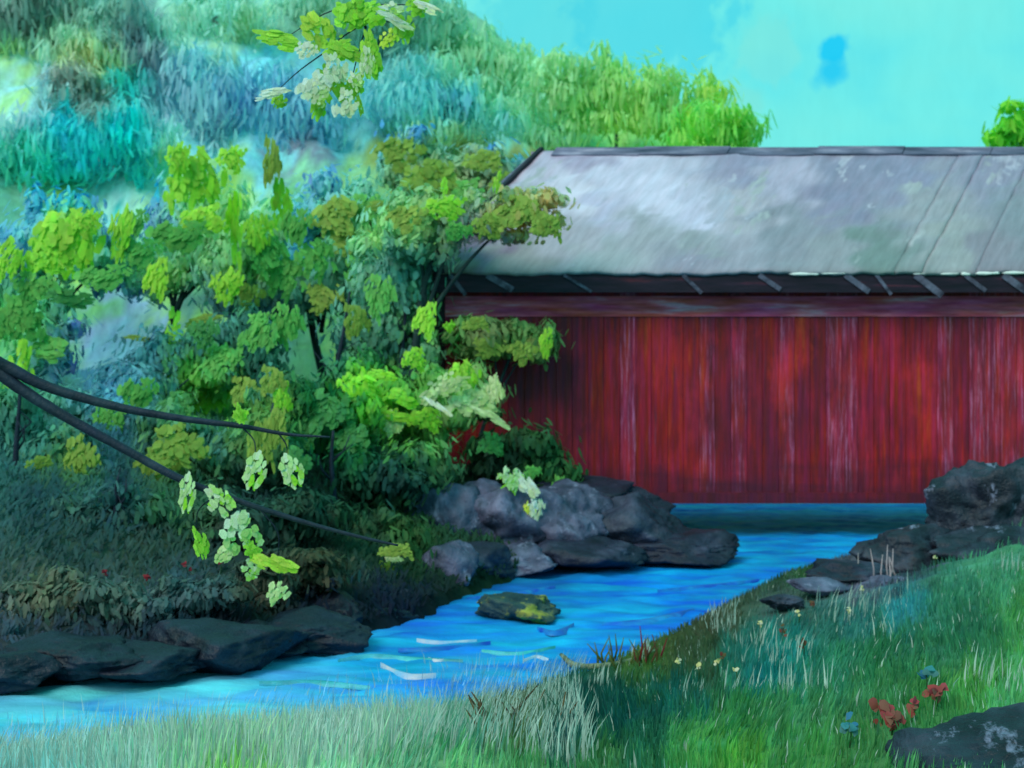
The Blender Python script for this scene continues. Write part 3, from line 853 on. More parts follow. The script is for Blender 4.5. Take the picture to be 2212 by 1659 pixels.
mb = MB(); mb.box(X0 + 0.08, X1, BY + 0.045, BY + 0.16, Z_BOT + 0.05, Z_TOP); mb.build('wall_frame', M['post'], bridge, bo, False)
mb = MB(); mb.bar((X0 + SK * 5, BBY, (Z_BOT + 1.2 + Z_TOP) / 2), (X1 + SK * 5, BBY, (Z_BOT + 1.2 + Z_TOP) / 2), 0.12, Z_TOP - Z_BOT - 1.2); mb.build('back_wall', M['board'], bridge, bo, False)  # lower part left open so light reaches the water from behind
mb = MB(); v = [(X0 + 0.1, BY + 0.2, Z_BOT), (X1, BY + 0.2, Z_BOT), (X1 + SK * 4.7, BBY - 0.1, Z_BOT), (X0 + SK * 4.7 + 0.1, BBY - 0.1, Z_BOT)]
v = [(a, b, c + 0.9) for a, b, c in v]  # deck raised to let more light onto the water below
v = v + [(a, b, c + 0.25) for a, b, c in v]
mb.put(v, [(3, 2, 1, 0), (4, 5, 6, 7), (0, 1, 5, 4), (1, 2, 6, 5), (2, 3, 7, 6), (3, 0, 4, 7)]); mb.build('deck', M['post'], bridge, bo, False)
mb = MB(); mb.box(X0 - 0.1, X0 + 0.085, BY - 0.07, BY + 0.13, Z_BOT - 0.1, Z_TOP + 0.1); mb.build('corner_post', M['post'], bridge, bo, False)
mb = MB(); mb.box(X0 + 0.1, X1, BY - 0.062, BY - 0.036, z_(684, BY), z_(640, BY)); mb.build('frieze_board', M['frieze'], bridge, bo, False)
mb = MB(); mb.box(X0 + 0.1, X1, BY - 0.052, BY + 0.04, Z_BOT - 0.16, Z_BOT + 0.035); mb.build('sill_beam', M['board'], bridge, bo, False)
# gable over the left portal: post, post and boards above the opening
mb = MB()
a, b = np.array([X0 + 0.1, BY + 0.1, Z_TOP]), np.array([X0 + SK * 5 + 0.1, BBY, Z_TOP])
c = np.array(roof_pt(X0 + 0.1, RY, -0.12))
v = [a, b, c, a + (0.08, 0, 0), b + (0.08, 0, 0), c + (0.08, 0, 0)]
mb.put(v, [(0, 1, 2), (5, 4, 3), (0, 3, 4, 1), (1, 4, 5, 2), (2, 5, 3, 0)]); mb.build('gable', M['board'], bridge, bo, False)

# roof: sheets with raised edges laid along the skew, front and back
cols_e = [918, 1932, 1992, 2108, 2240, 2400, 2700]
xe = [(c_ - CX) * EY / FPX for c_ in cols_e] + [X1 + 0.6]
for i in range(len(xe) - 1):
    xa, xb = xe[i] + 0.006, xe[i + 1] - 0.006
    nu, nv = max(4, int((xb - xa) / 0.07)), 44
    V, Cc = [], []
    lift0 = 0.012 * (i % 2)
    U, Vv = np.meshgrid(np.linspace(xa, xb, nu + 1), np.linspace(0, 1, nv + 1))
    pts = np.array([roof_pt(u_, EY + (RY - EY) * q, lift0) for u_, q in zip(U.ravel(), Vv.ravel())])
    pts[:, 2] += 0.016 * smooth_noise(pts[:, 0] * 0.6, pts[:, 1] * 1.8, 5, 0.9)
    rag = 0.010 * smooth_noise(pts[:, 0], pts[:, 0] * 0, 6, 0.5)
    pts[:, 2] -= np.where(Vv.ravel() < 0.02, 0.02 + rag, 0)
    qx, qy = pix(pts)
    wob = 26 * smooth_noise(pts[:, 0], pts[:, 1] * 1.5, 14, 1.2)
    cc = shepard(ROOF, qx + wob, qy + 0.45 * wob + 6 * smooth_noise(pts[:, 0] * 2, pts[:, 1] * 4, 15, 0.6), 14.0)
    cc = np.clip(lin(cc) / np.array([0.93, 1.36, 1.20]), 0.01, 0.85)
    n1 = len(pts)
    low = pts.copy(); low[:, 2] -= 0.07
    idx = np.arange(n1).reshape(nv + 1, nu + 1)
    f = np.stack([idx[:-1, :-1], idx[:-1, 1:], idx[1:, 1:], idx[1:, :-1]], -1).reshape(-1, 4)
    fb = f[:, ::-1] + n1
    edge = []
    for row in (idx[0], idx[-1][::-1], idx[::-1, 0], idx[:, -1]):
        edge += [(row[j + 1], row[j], row[j] + n1, row[j + 1] + n1) for j in range(len(row) - 1)]
    me = make_mesh('roof_sheet', np.concatenate([pts, low]) - bo, np.concatenate([f, fb, np.array(edge)]), np.concatenate([cc, cc]))
    add('roof_sheet', me, M['roof'], bridge)
mb = MB()
q = [roof_pt(xe[0] - 0.25, RY + 0.02), roof_pt(X1 + 0.6, RY + 0.02), roof_pt(X1 + 0.6, BEY), roof_pt(xe[0] - 0.25, BEY)]
v = q + [p - (0, 0, 0.07) for p in q]
mb.put(v, [(0, 1, 2, 3), (7, 6, 5, 4), (0, 4, 5, 1), (1, 5, 6, 2), (2, 6, 7, 3), (3, 7, 4, 0)], alb((140, 146, 168)))
mb.build('back_roof', M['roof'], bridge, bo, False)
# ridge cap in pieces
for i in range(9):
    xa = xe[0] + 0.28 + i * 1.75
    mb = MB()
    p0, p1 = roof_pt(xa, RY), roof_pt(xa + 1.735, RY)
    jz = random.uniform(-0.01, 0.02)
    s_ = (Z_RIDGE - Z_EAVE) / (RY - EY)
    pr = [(-0.17, -0.17 * s_ + 0.04), (0, 0.075), (0.17, -0.17 * s_ + 0.04), (0.15, -0.17 * s_ + 0.01), (0, 0.03), (-0.15, -0.17 * s_ + 0.01)]
    v = [p + np.array([SK * y, y, z + jz]) for p in (p0, p1) for y, z in pr]
    n = 6
    mb.put(v, [(j, (j + 1) % n, n + (j + 1) % n, n + j) for j in range(n)] + [tuple(range(n - 1, -1, -1)), tuple(range(n, 2 * n))])
    mb.build('ridge_cap', M['ridge'], bridge, bo, False)
# barge board down the left rake, eave board, rafter braces, white flecks for the eave's painted highlight
mb = MB(); mb.bar(roof_pt(xe[0] - 0.05, EY + 0.3, 0.04), roof_pt(xe[0] - 0.05, RY + 0.05, 0.07), 0.09, 0.11); mb.build('barge_board', M['navy'], bridge, bo, False)
mb = MB(); mb.bar(roof_pt(xe[0] - 0.16, EY + 1.9, -0.02), roof_pt(xe[0] - 0.2, RY + 0.1, 0.0), 0.13, 0.10); mb.build('rake_trim', M['ridge'], bridge, bo, False)
mb = MB(); mb.box(xe[0] - 0.03, X1 + 0.5, EY + 0.03, EY + 0.09, Z_EAVE - 0.40, Z_EAVE - 0.065); mb.build('eave_board', M['navy'], bridge, bo, False)
mb = MB()
ez = z_(625, BY)
mb.box(X0, X1, EY + 0.1, BY - 0.03, Z_EAVE - 0.20, Z_EAVE - 0.14); mb.build('soffit', M['navy'], bridge, bo, False)
xs_b = [972, 1052, 1218, 1475, 1640, 1826, 1893, 1978, 2084, 2168, 2290]
for c_ in xs_b:
    xa = (c_ - CX) * BY / FPX
    mb = MB()
    xa = (c_ - CX) * EY / FPX
    mb.bar((xa, EY + 0.015, Z_EAVE - 0.09), (xa + random.uniform(0.24, 0.5), EY + 0.02, Z_EAVE - random.uniform(0.34, 0.46)), 0.03, random.uniform(0.05, 0.13))
    mb.build('brace', M['slate'], bridge, bo, False)
mb = MB()
v0 = P(945, 583, EY)
ico = [(0.0, -0.05, 0.06)]
mb.bar((v0.x - 0.07, EY - 0.03, v0.z - 0.05), (v0.x + 0.10, EY + 0.02, v0.z + 0.01), 0.12, 0.13); mb.build('eave_knob', M['navy'], bridge, bo, False)
for (a_, b_, yy, th) in [(1704, 1770, 592, 0.05), (1772, 1828, 591, 0.025), (1972, 2000, 592, 0.022), (2030, 2072, 592, 0.03), (2075, 2096, 591, 0.055), (2106, 2160, 591, 0.06), (2164, 2230, 590, 0.05)]:
    mb = MB()
    pa, pb = P(a_, yy, EY), P(b_, yy + random.uniform(-2, 2), EY)
    k = 7
    for i in range(1):
        pts = [pa.lerp(pb, t_) + Vector((0, 0.005, 0)) for t_ in (0, 0.15, 0.4, 0.7, 0.9, 1)]
        mb.tube(pts, [0.004, th * 0.5, th * 0.6, th * 0.35, th * 0.4, 0.004], 6, wob=0.3)
    mb.build('highlight_fleck', M['white'], bridge, bo)
# abutments under both ends, stones laid in courses
for (xa, xb) in ((X0 - 0.5, 2.3), (10.6, 15.5)):
    for r_ in range(3):
        x = xa
        while x < xb:
            l = random.uniform(0.45, 0.8)
            mb = MB()
            zt = Z_BOT - 0.17 - r_ * 0.36
            j = lambda: random.uniform(-0.025, 0.025)
            x2 = min(x + l, xb)
            v = [(xx + j(), yy + j(), zz + j()) for xx in (x + 0.012, x2 - 0.012) for yy in (BY - 0.02, BY + 0.9) for zz in (zt - 0.345, zt)]
            mb.put(v, [(0, 1, 3, 2), (4, 6, 7, 5), (0, 4, 5, 1), (2, 3, 7, 6), (0, 2, 6, 4), (1, 5, 7, 3)])
            mb.build('abutment_stone', M['rock_dark'], bridge, bo, False)
            x = x2


# ------------------------------------------------------------------ rocks
def rock(label, px_, py_, Y, rx, ry, mat, seed, sub=5, depth=0.8, rough=0.22, cut=0.25, group=None, lean=0.0):
    """boulder with crags; px,py,rx,ry describe it as seen, Y its distance"""
    import bmesh
    bm = bmesh.new()
    bmesh.ops.create_icosphere(bm, subdivisions=sub, radius=1.0)
    c = P(px_, py_, Y)
    R = Vector((rx * Y / FPX, depth * rx * Y / FPX, ry * Y / FPX))
    so = Vector((seed * 3.1, seed * 1.7, seed * 0.9))
    rr = random.Random(seed * 13 + 5)
    planes = []
    for _ in range(18):
        nv_ = Vector((rr.gauss(0, 1), rr.gauss(0, 1), rr.gauss(0, 1))).normalized()
        planes.append((nv_, rr.uniform(0.62, 0.98)))
    for v in bm.verts:
        p = v.co.copy()
        kk = min(h_ / max(p.dot(n_), 0.05) for n_, h_ in planes)
        kk = min(kk, 1.25)
        k = 1.12 * kk + rough * 0.6 * (noise.noise(p * 1.8 + so) + 0.5 * noise.noise(p * 4.3 + so) + 0.55 * abs(noise.noise(p * 8 + so))) - 0.06 * abs(noise.noise(p * 17 + so))
        if cut < 0.2:
            k = 0.5 * k + 0.5
        q = p * k
        v.co = Vector((q.x * R.x + lean * q.z * R.z, q.y * R.y, q.z * R.z))
    base = Vector((c.x, Y, c.z - R.z * 0.9))
    for v in bm.verts:
        v.co += c - base
    me = bpy.data.meshes.new('boulder')
    bm.to_mesh(me); bm.free()
    for p in me.polygons:
        p.use_smooth = True
    o = add('boulder', me, M[mat], None, base)
    return tag(o, label, 'rock', group)


AB = 'boulders at the left foot of the bridge'
rock('grey lilac boulder leftmost in the heap below the bridge, beside the mossy bank', 935, 1140, 22.6, 105, 110, 'rock_grey', 1, group=AB, rough=0.32, cut=0.45)
rock('pale streaked boulder in the middle of the heap below the white-tipped leaves', 1075, 1130, 22.8, 110, 95, 'rock_grey', 2, group=AB, rough=0.32, cut=0.45)
rock('broad grey boulder with vertical streaks under the red wall corner', 1215, 1140, 23.0, 110, 80, 'rock_grey', 4, group=AB, rough=0.32, cut=0.45)
rock('dark slate boulder near the water at the right of the heap', 1370, 1150, 23.2, 115, 72, 'rock_dark', 5, group=AB)
rock('low pointed navy rock reaching into the creek from the heap', 1490, 1186, 23.0, 120, 34, 'rock_dark', 7, group=AB, rough=0.3)
rock('black boulder wedged under the bottom left corner of the red wall', 1190, 1080, 24.6, 150, 42, 'rock_dark', 8, group=AB)
rock('small dark boulder between the heap and the open water under the bridge', 1340, 1090, 24.8, 90, 34, 'rock_dark', 10, group=AB)
rock('dark rock filling the gap between the grey boulders and the low pointed one', 1290, 1195, 22.4, 110, 40, 'rock_dark', 39, group=AB)
rock('dark low rock between slate blue rock and flat blue-grey rock', 1030, 1225, 21.2, 90, 40, 'rock_dark', 40, group=AB)
rock('slate blue rock low at the water below the leftmost grey boulder', 950, 1250, 20.4, 75, 66, 'rock_grey', 11, group=AB, rough=0.32, cut=0.45)
rock('navy rock in the bank just left of the slate blue one', 830, 1300, 18.8, 90, 50, 'rock_dark', 13, group=AB)
rock('flat blue-grey rock at the water edge, below the broad streaked boulder', 1110, 1215, 22.0, 110, 32, 'rock_grey', 14, group=AB, rough=0.32, cut=0.45)
BK = 'dark rocks along the left water edge'
rock('largest black rock on the left bank, jutting round into the creek', 480, 1400, 15.3, 150, 58, 'rock_navy', 16, group=BK)
rock('long low navy rock right of the largest black one', 650, 1368, 16.4, 160, 44, 'rock_navy', 17, group=BK)
rock('navy rock on the bank with blue spray beside it, near the lowest pale leaf', 720, 1335, 17.4, 90, 42, 'rock_navy', 19, group=BK)
rock('dark rock with a notched top left of the largest black one', 180, 1424, 14.6, 130, 44, 'rock_navy', 20, group=BK)
rock('flat dark rock between the notched one and the largest black one', 325, 1430, 14.8, 140, 36, 'rock_navy', 22, group=BK)
rock('dark rock cut by the left edge of the picture at the water', 20, 1448, 14.3, 130, 42, 'rock_navy', 23, group=BK)
rock('small black rock at the water edge right of the long navy one', 800, 1338, 17.9, 80, 24, 'rock_navy', 33, group=BK)
rock('black rock half under the bank, between largest black rock and long navy one', 560, 1392, 15.9, 90, 36, 'rock_navy', 34, group=BK)
rock('small mossy dark rock standing alone in the middle of the creek', 1125, 1316, 18.3, 92, 36, 'rock_moss', 25, rough=0.3)
RB = 'rocks on the right bank'
rock('tall black crag with pale facets in front of the red wall at right', 2150, 1105, 20.6, 150, 122, 'crag', 26, rough=0.36, cut=0.5, group=RB)
rock('grey crag at the right edge below the tall black one', 2160, 1200, 19.4, 150, 56, 'crag', 28, rough=0.36, cut=0.4, group=RB)
rock('dark broken rock in the grass left of the crag', 1975, 1190, 20.0, 120, 52, 'crag', 29, rough=0.34, cut=0.4, group=RB)
rock('low lilac grey rock half sunk in the grass slope', 1840, 1245, 19.0, 120, 34, 'rock_dark', 31, rough=0.3, group=RB)
rock('small grey stone on the stony slope between crag and water', 1760, 1262, 18.6, 60, 18, 'rock_grey', 35, group=RB)
rock('grey stone half buried below the dark broken rock', 1930, 1262, 18.4, 70, 22, 'rock_grey', 36, group=RB)
rock('small dark stone on the slope nearest the middle of the picture', 1690, 1300, 17.8, 46, 15, 'rock_dark', 37, group=RB)
rock('pale grey stone at the foot of the grey crag', 2060, 1240, 18.6, 64, 24, 'rock_grey', 38, group=RB)
rock('large smooth dark rock in the bottom right corner with a pale crest', 2200, 1722, 8.4, 290, 165, 'crag', 32, rough=0.16, cut=0.3)

# ------------------------------------------------------------------ trees and shrubs of the left bank
MG = 'green trees on the left bank'
ML = (0.235, 0.45, 0.23)
T1 = tree('leafy_tree', 'lime green tree at the left edge above the forked branch', 'tree', [(130, 530, 28, 130, 95), (40, 620, 28, 80, 110), (90, 740, 27.5, 80, 90), (240, 560, 28.5, 80, 70)],
     (35, 28), 0.10, group=MG, light=ML, trunk_r=0.10, tall=2.2)
T2 = tree('leafy_tree', 'fresh green tree with long drooping lime leaves, second from the left edge', 'tree', [(420, 480, 30, 110, 110), (500, 580, 29.5, 90, 100), (350, 590, 30, 80, 60)],
     (300, 30), 0.10, group=MG, light=ML, trunk_r=0.10, tall=2.2)
T3 = tree('leafy_tree', 'green tree with teal gaps midway between left edge and bridge', 'tree', [(640, 520, 31, 110, 100), (740, 470, 31, 110, 80), (700, 610, 30, 120, 80), (570, 650, 30, 90, 80)],
     (735, 31), 0.10, group=MG, light=ML, trunk_r=0.11, tall=2.2)
T4 = tree('leafy_tree', 'olive green tree leaning over the left corner of the roof', 'tree', [(900, 500, 25.0, 110, 80), (1000, 470, 24.6, 70, 50), (1115, 465, 24.3, 95, 48), (860, 600, 25.4, 95, 95), (830, 720, 25.6, 110, 110)],
     (860, 25.4), 0.085, group=MG, light=ML, trunk_r=0.10, tall=1.9)
T5 = tree('leafy_tree', 'mossy green tree rising behind the slanted end of the roof', 'tree', [(880, 350, 36, 70, 60), (960, 390, 36, 90, 60), (1050, 370, 36, 85, 50)],
     (980, 36), 0.12, group=MG, light=ML, trunk_r=0.12, tall=2.2)
SB = 'shrubs on the left bank'


def shrub(label, lobes, foot, size=0.075, **kw):
    size = min(size, 0.0032 * foot[1])
    kw.setdefault('tall', 2.2)
    kw.setdefault('light', (0.34, 0.49, 0.44))
    return tree('shrub', label, 'shrub', lobes, foot, size, group=SB, trunk_r=0.045, **kw)


shrub('dark green shrub with lime leaves at the left end of the red wall', [(800, 860, 24.2, 110, 80), (900, 880, 24.2, 100, 80), (1000, 860, 24.4, 80, 60)], (880, 24.2))
shrub('leafy green shrub climbing the top left of the red wall under the frieze', [(1060, 735, 25.3, 95, 45), (1160, 740, 25.3, 50, 40)], (1010, 25.3), 0.10)
shrub('dark bush in front of the lower left corner of the red wall', [(1110, 985, 24.7, 110, 75), (1190, 1030, 24.5, 60, 60)], (1120, 24.6), 0.13)
shrub('deep green bush under the upper branch tip', [(720, 930, 23.0, 110, 90), (640, 900, 23.4, 70, 70)], (720, 23.1))
shrub('shadowy green bush left of the boulder heap', [(820, 1040, 22.0, 120, 70), (910, 1000, 22.4, 80, 50)], (840, 22))
shrub('mossy bush drooping to the water left of the slate blue rock', [(850, 1180, 20.2, 80, 55), (790, 1150, 20.4, 70, 50)], (840, 20.2), 0.13)
shrub('olive bush under the fork of the branch', [(420, 980, 21.5, 100, 70), (350, 940, 22.0, 60, 60)], (400, 21.6))
shrub('teal green bush in the blue-grey gap at the left', [(250, 900, 25, 130, 70), (360, 800, 27, 110, 90), (520, 760, 27.5, 100, 90), (300, 850, 26, 90, 60)], (300, 25))
shrub('dark green bush behind the pair of pale leaves', [(560, 990, 21, 110, 80), (600, 860, 22, 60, 60)], (580, 21.2))
shrub('olive and green bush at the left edge below the branch', [(100, 990, 21, 120, 70), (30, 900, 21, 60, 80)], (100, 21))
shrub('dusky bush low on the bank below the olive one', [(250, 1120, 18.5, 130, 60), (120, 1140, 18.5, 90, 60)], (220, 18.5))
shrub('dark bush behind the lowest pale leaves', [(520, 1130, 18.5, 120, 65), (650, 1120, 19, 90, 60)], (560, 18.5))
shrub('brown-green bush at the water edge between black rock and mossy bush', [(660, 1235, 17.6, 110, 45), (560, 1260, 17, 80, 40)], (640, 17.6), 0.13)
shrub('grey-green low bush above the notched dark rock', [(120, 1300, 15.8, 120, 55), (260, 1310, 15.8, 90, 50)], (180, 15.8), 0.12)
shrub('dim low bush above the largest black rock', [(420, 1290, 16.2, 110, 45)], (420, 16.2), 0.12)
# slender bare trunks
for lab, foot, pts in [
    ('slender dark sapling trunk leaning right above the deep green bush', (712, 24.8), [(716, 900), (724, 810), (742, 720), (756, 630)]),
    ('thin bare trunk just left of the bridge corner post', (868, 25.2), [(868, 800), (872, 720), (880, 640)]),
    ('dark upright trunk at the far left under the forked branch', (38, 20.2), [(36, 1060), (34, 980), (40, 900), (44, 830)]),
    ('dark stump-like trunk in the shade below the forked branch', (255, 18.2), [(256, 1180), (250, 1080), (256, 1030)]),
    ('dim bare trunk in the shade under the pair of pale leaves', (470, 18.4), [(470, 1230), (466, 1150), (472, 1080)]),
    ('bare dark trunk in the undergrowth left of the boulder heap', (722, 21.4), [(722, 1080), (716, 1000), (720, 930)]),
]:
    Y = foot[1]
    x = (foot[0] - CX) * Y / FPX
    z = gz(x, Y)
    r = empty('bare_trunk', (x, Y, z), lab, 'tree', 'bare trunks on the left bank')
    o = np.array([x, Y, z])
    pp = [tuple(P(a, b, Y)) for a, b in pts]
    pp = [(pp[0][0], Y, z - 0.1)] + pp
    c = spline(pp, 4)
    mb = MB(); mb.tube(c, list(np.linspace(0.06, 0.022, len(c))), 7, wob=0.2); mb.build('trunk', M['bark'], r, o)
    mb = MB()
    for k in range(3):
        s = Vector(c[len(c) // 2 + k])
        mb.tube([s, s + Vector((random.uniform(-0.2, 0.2), random.uniform(-0.1, 0.1), 0.18)), s + Vector((random.uniform(-0.4, 0.4), 0, 0.42))], [0.02, 0.014, 0.006], 5)
    mb.build('twigs', M['bark'], r, o)

# undergrowth over the left bank
n = 110000
ux, uy = RNG.uniform(-14, 3.0, n), RNG.uniform(14.0, 40, n)
keep = ~inside(ux, uy) & (seg_dist(ux, uy, LEFT) < seg_dist(ux, uy, RIGHT)) & ~((uy > 25.6) & (ux > X0 + SK * (uy - 26) - 0.2))
ux, uy = ux[keep], uy[keep]
uz = ground_z(ux, uy) + RNG.uniform(0.0, 0.16, len(ux))
uc = np.stack([ux, uy, uz], 1)
un = np.stack([RNG.normal(0, 0.15, len(ux)), -0.8 + RNG.normal(0, 0.2, len(ux)), np.full(len(ux), 0.8)], 1)
uw = RNG.uniform(0.018, 0.05, len(ux))
v, f, c = dab_arrays(uc, un, uw, uw * RNG.uniform(2.5, 6.0, len(ux)), RNG.normal(0, 0.35, len(ux)), veg_col(uc, 16, 0.13, (0.72, 0.82, 0.60)), K=6, dome=0.05, ragged=0.12)
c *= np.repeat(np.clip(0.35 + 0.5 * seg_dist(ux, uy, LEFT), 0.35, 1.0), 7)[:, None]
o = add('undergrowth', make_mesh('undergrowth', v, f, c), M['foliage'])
tag(o, 'dark green leafy undergrowth covering the left bank', 'undergrowth', None, 'stuff')


# ------------------------------------------------------------------ big leaf clumps, one by one
def clump_mesh(kind, seed, c1, c2):
    """unit leaf clump facing -y: outline with lobes, raised rim, thick middle"""
    r = random.Random(seed)
    if kind:
        pts = []
        n_ = {'brush': 40, 'drop': 40, 'bean': 44}.get(kind, 110)
        while len(pts) < n_:
            x, z = r.uniform(-0.5, 0.5), r.uniform(-0.5, 0.5)
            a = math.atan2(z, x)
            lim = 0.36 + 0.09 * math.sin(3 * a + seed) + 0.07 * math.sin(7 * a + 2 * seed) + 0.14 * r.random() ** 3
            if kind == 'drip' and z < 0:
                lim += 0.10 * max(0.0, math.sin(6 * x * 3.0 + seed))
            if kind == 'drop':
                ok = (x / 0.42) ** 2 + ((z + 0.06) / 0.46) ** 2 < 1 and abs(x) < 0.42 * (1 - max(0.0, (z + 0.02) / 0.52)) ** 0.8
            elif kind == 'bean':
                ok = (x / 0.47) ** 2 + ((z - 0.18 * math.cos(3.0 * x + seed)) / 0.30) ** 2 < 1
            else:
                ok = math.hypot(x, z) < lim
            if ok:
                pts.append((x, z))
        pts = np.array(pts)
        rr = np.hypot(pts[:, 0], pts[:, 1])
        cen = np.stack([pts[:, 0], -0.10 * np.sqrt(np.clip(1 - (rr / 0.55) ** 2, 0, 1)) + RNG.normal(0, 0.05, n_), pts[:, 1]], 1)
        so = np.stack([pts[:, 0] * 0.7, -np.ones(n_), pts[:, 1] * 0.7 + 0.35], 1)
        t_ = np.clip(0.5 - 0.6 * pts[:, 0] + 0.5 * pts[:, 1] + RNG.normal(0, 0.25, n_), 0, 1)[:, None]  # leaf highlight painted in: lighter toward the upper left
        col = (np.asarray(c1) * (1 - t_) + np.asarray(c2) * t_) * np.exp(RNG.normal(0, 0.10, (n_, 1)))
        near_ = kind in ('brush', 'drop', 'bean')
        w = RNG.uniform(0.075, 0.14, n_) * (1.7 if near_ else 1)
        roll_ = RNG.normal(0, 0.4, n_) if kind in ('ragged', 'drip') else (1.3 + RNG.normal(0, 0.2, n_)) if kind == 'bean' else -0.9 * pts[:, 0] + RNG.normal(0, 0.15, n_)
        v, f, c = dab_arrays(cen, so + RNG.normal(0, 0.16, (n_, 3)), w, w * (RNG.uniform(1.1, 1.9, n_) if near_ else RNG.uniform(1.8, 3.2, n_)), roll_, col, 6, 0.06, 0.14)
        return make_mesh('leaf_clump', v, f, c, True, np.repeat(so / np.linalg.norm(so, axis=1, keepdims=True), 7, 0))


PAL = {'lime': ((112, 192, 44), (150, 212, 74)), 'bright': ((122, 206, 40), (146, 222, 80)), 'mid': ((70, 158, 74), (96, 176, 84)), 'olive': ((104, 150, 58), (128, 168, 74)),
       'deep': ((44, 128, 64), (66, 146, 78)), 'cream': ((122, 196, 44), (226, 238, 196)), 'pale': ((150, 200, 120), (196, 220, 170)), 'white': ((206, 226, 170), (244, 248, 240)),
       'gold': ((140, 204, 50), (200, 222, 90))}
LCACHE = {}


def leaf_part(parent, name, mat, kind, pal, px_, py_, Y, wpx, hpx, roll=0.0):
    key = (kind, pal, mat, random.randrange(4))
    if key not in LCACHE:
        me = clump_mesh(kind, len(LCACHE) + 3, alb(PAL[pal][0], (0.56, 0.80, 0.76)), alb(PAL[pal][1], (0.56, 0.80, 0.76)))
        me.materials.append(M[mat])
        LCACHE[key] = me
    o = add(name, LCACHE[key], None, parent)
    p = P(px_, py_, Y) - Vector(parent.location)
    o.location = p
    s = Y / FPX
    o.scale = (wpx * s * 1.08, min(wpx, hpx) * s * 0.6, hpx * s * 1.08)
    o.rotation_euler = (random.uniform(-0.35, 0.15), roll + random.uniform(-0.12, 0.12), random.uniform(-0.35, 0.35))
    return o


def clumps(root, Y, rows):
    for (kind, pal, a, b, w, h, *r) in rows:
        leaf_part(root, 'leaf_clump', 'clump', kind, pal, a, b, Y - random.uniform(0, 0.5), w, h, r[0] if r else 0.0)


clumps(T1, 25.6, [('drip', 'lime', 140, 520, 155, 130), ('drip', 'bright', 115, 560, 100, 70), ('ragged', 'lime', 190, 480, 60, 50), ('drip', 'lime', 262, 500, 55, 110), ('ragged', 'mid', 75, 620, 120, 60),
    ('bean', 'deep', 150, 642, 84, 52), ('bean', 'mid', 110, 742, 100, 76), ('ragged', 'mid', 45, 690, 110, 100), ('ragged', 'mid', 30, 880, 100, 170), ('drop', 'lime', 45, 790, 60, 130),
    ('ragged', 'mid', 225, 600, 110, 60), ('drop', 'bright', 15, 1035, 40, 110), ('drop', 'bright', 8, 1095, 40, 50), ('ragged', 'lime', 20, 560, 60, 90), ('ragged', 'mid', 300, 545, 90, 70)])
clumps(T2, 27.6, [('drip', 'lime', 420, 385, 120, 130), ('ragged', 'lime', 385, 340, 50, 60), ('ragged', 'lime', 500, 345, 60, 60), ('drop', 'bright', 512, 500, 46, 160, 3.14), ('ragged', 'lime', 440, 475, 110, 60), ('ragged', 'mid', 390, 510, 130, 70),
    ('ragged', 'lime', 340, 600, 60, 90), ('drip', 'lime', 490, 615, 70, 70), ('drop', 'bright', 372, 715, 52, 100), ('bean', 'olive', 440, 695, 76, 36), ('drip', 'lime', 410, 800, 100, 110), ('drip', 'lime', 455, 850, 80, 80),
    ('drop', 'lime', 440, 890, 30, 60), ('bean', 'olive', 300, 732, 60, 18), ('ragged', 'mid', 290, 480, 60, 60)])
clumps(T3, 28.4, [('ragged', 'olive', 588, 345, 46, 100), ('drop', 'lime', 605, 450, 52, 100, 3.14), ('ragged', 'mid', 570, 545, 90, 90), ('drip', 'olive', 720, 470, 120, 80), ('ragged', 'mid', 790, 450, 90, 60), ('drip', 'mid', 680, 560, 80, 80),
    ('ragged', 'olive', 540, 640, 60, 60), ('ragged', 'olive', 760, 520, 100, 50), ('ragged', 'mid', 640, 490, 70, 80), ('drip', 'mid', 610, 600, 90, 80), ('ragged', 'olive', 700, 640, 80, 60), ('ragged', 'mid', 780, 590, 80, 80), ('drip', 'lime', 560, 500, 60, 80), ('bean', 'olive', 830, 440, 70, 36)])
clumps(T4, 23.9, [('ragged', 'olive', 1120, 455, 120, 80), ('ragged', 'olive', 1185, 490, 70, 50), ('drip', 'olive', 1050, 490, 80, 50), ('ragged', 'lime', 960, 450, 90, 50), ('drop', 'bright', 960, 400, 16, 40), ('ragged', 'olive', 880, 470, 90, 60),
    ('ragged', 'lime', 920, 690, 50, 80), ('ragged', 'olive', 770, 690, 60, 70), ('ragged', 'mid', 820, 640, 70, 90), ('drop', 'lime', 1075, 390, 18, 46, 0.3), ('ragged', 'mid', 990, 500, 60, 40)])
clumps(T5, 34.6, [('ragged', 'olive', 865, 330, 100, 70), ('ragged', 'olive', 940, 390, 130, 90), ('ragged', 'olive', 1050, 350, 90, 50), ('ragged', 'mid', 1010, 420, 90, 60), ('bean', 'olive', 1090, 400, 60, 60)])
sh = [o for o in bpy.data.objects if o.name.startswith('shrub')]
bylab = {o['label'].split()[0] + ' ' + o['label'].split()[1]: o for o in sh}
S = {o['label']: o for o in sh}
def sfind(t_):
    return next(o for l, o in S.items() if l.startswith(t_))
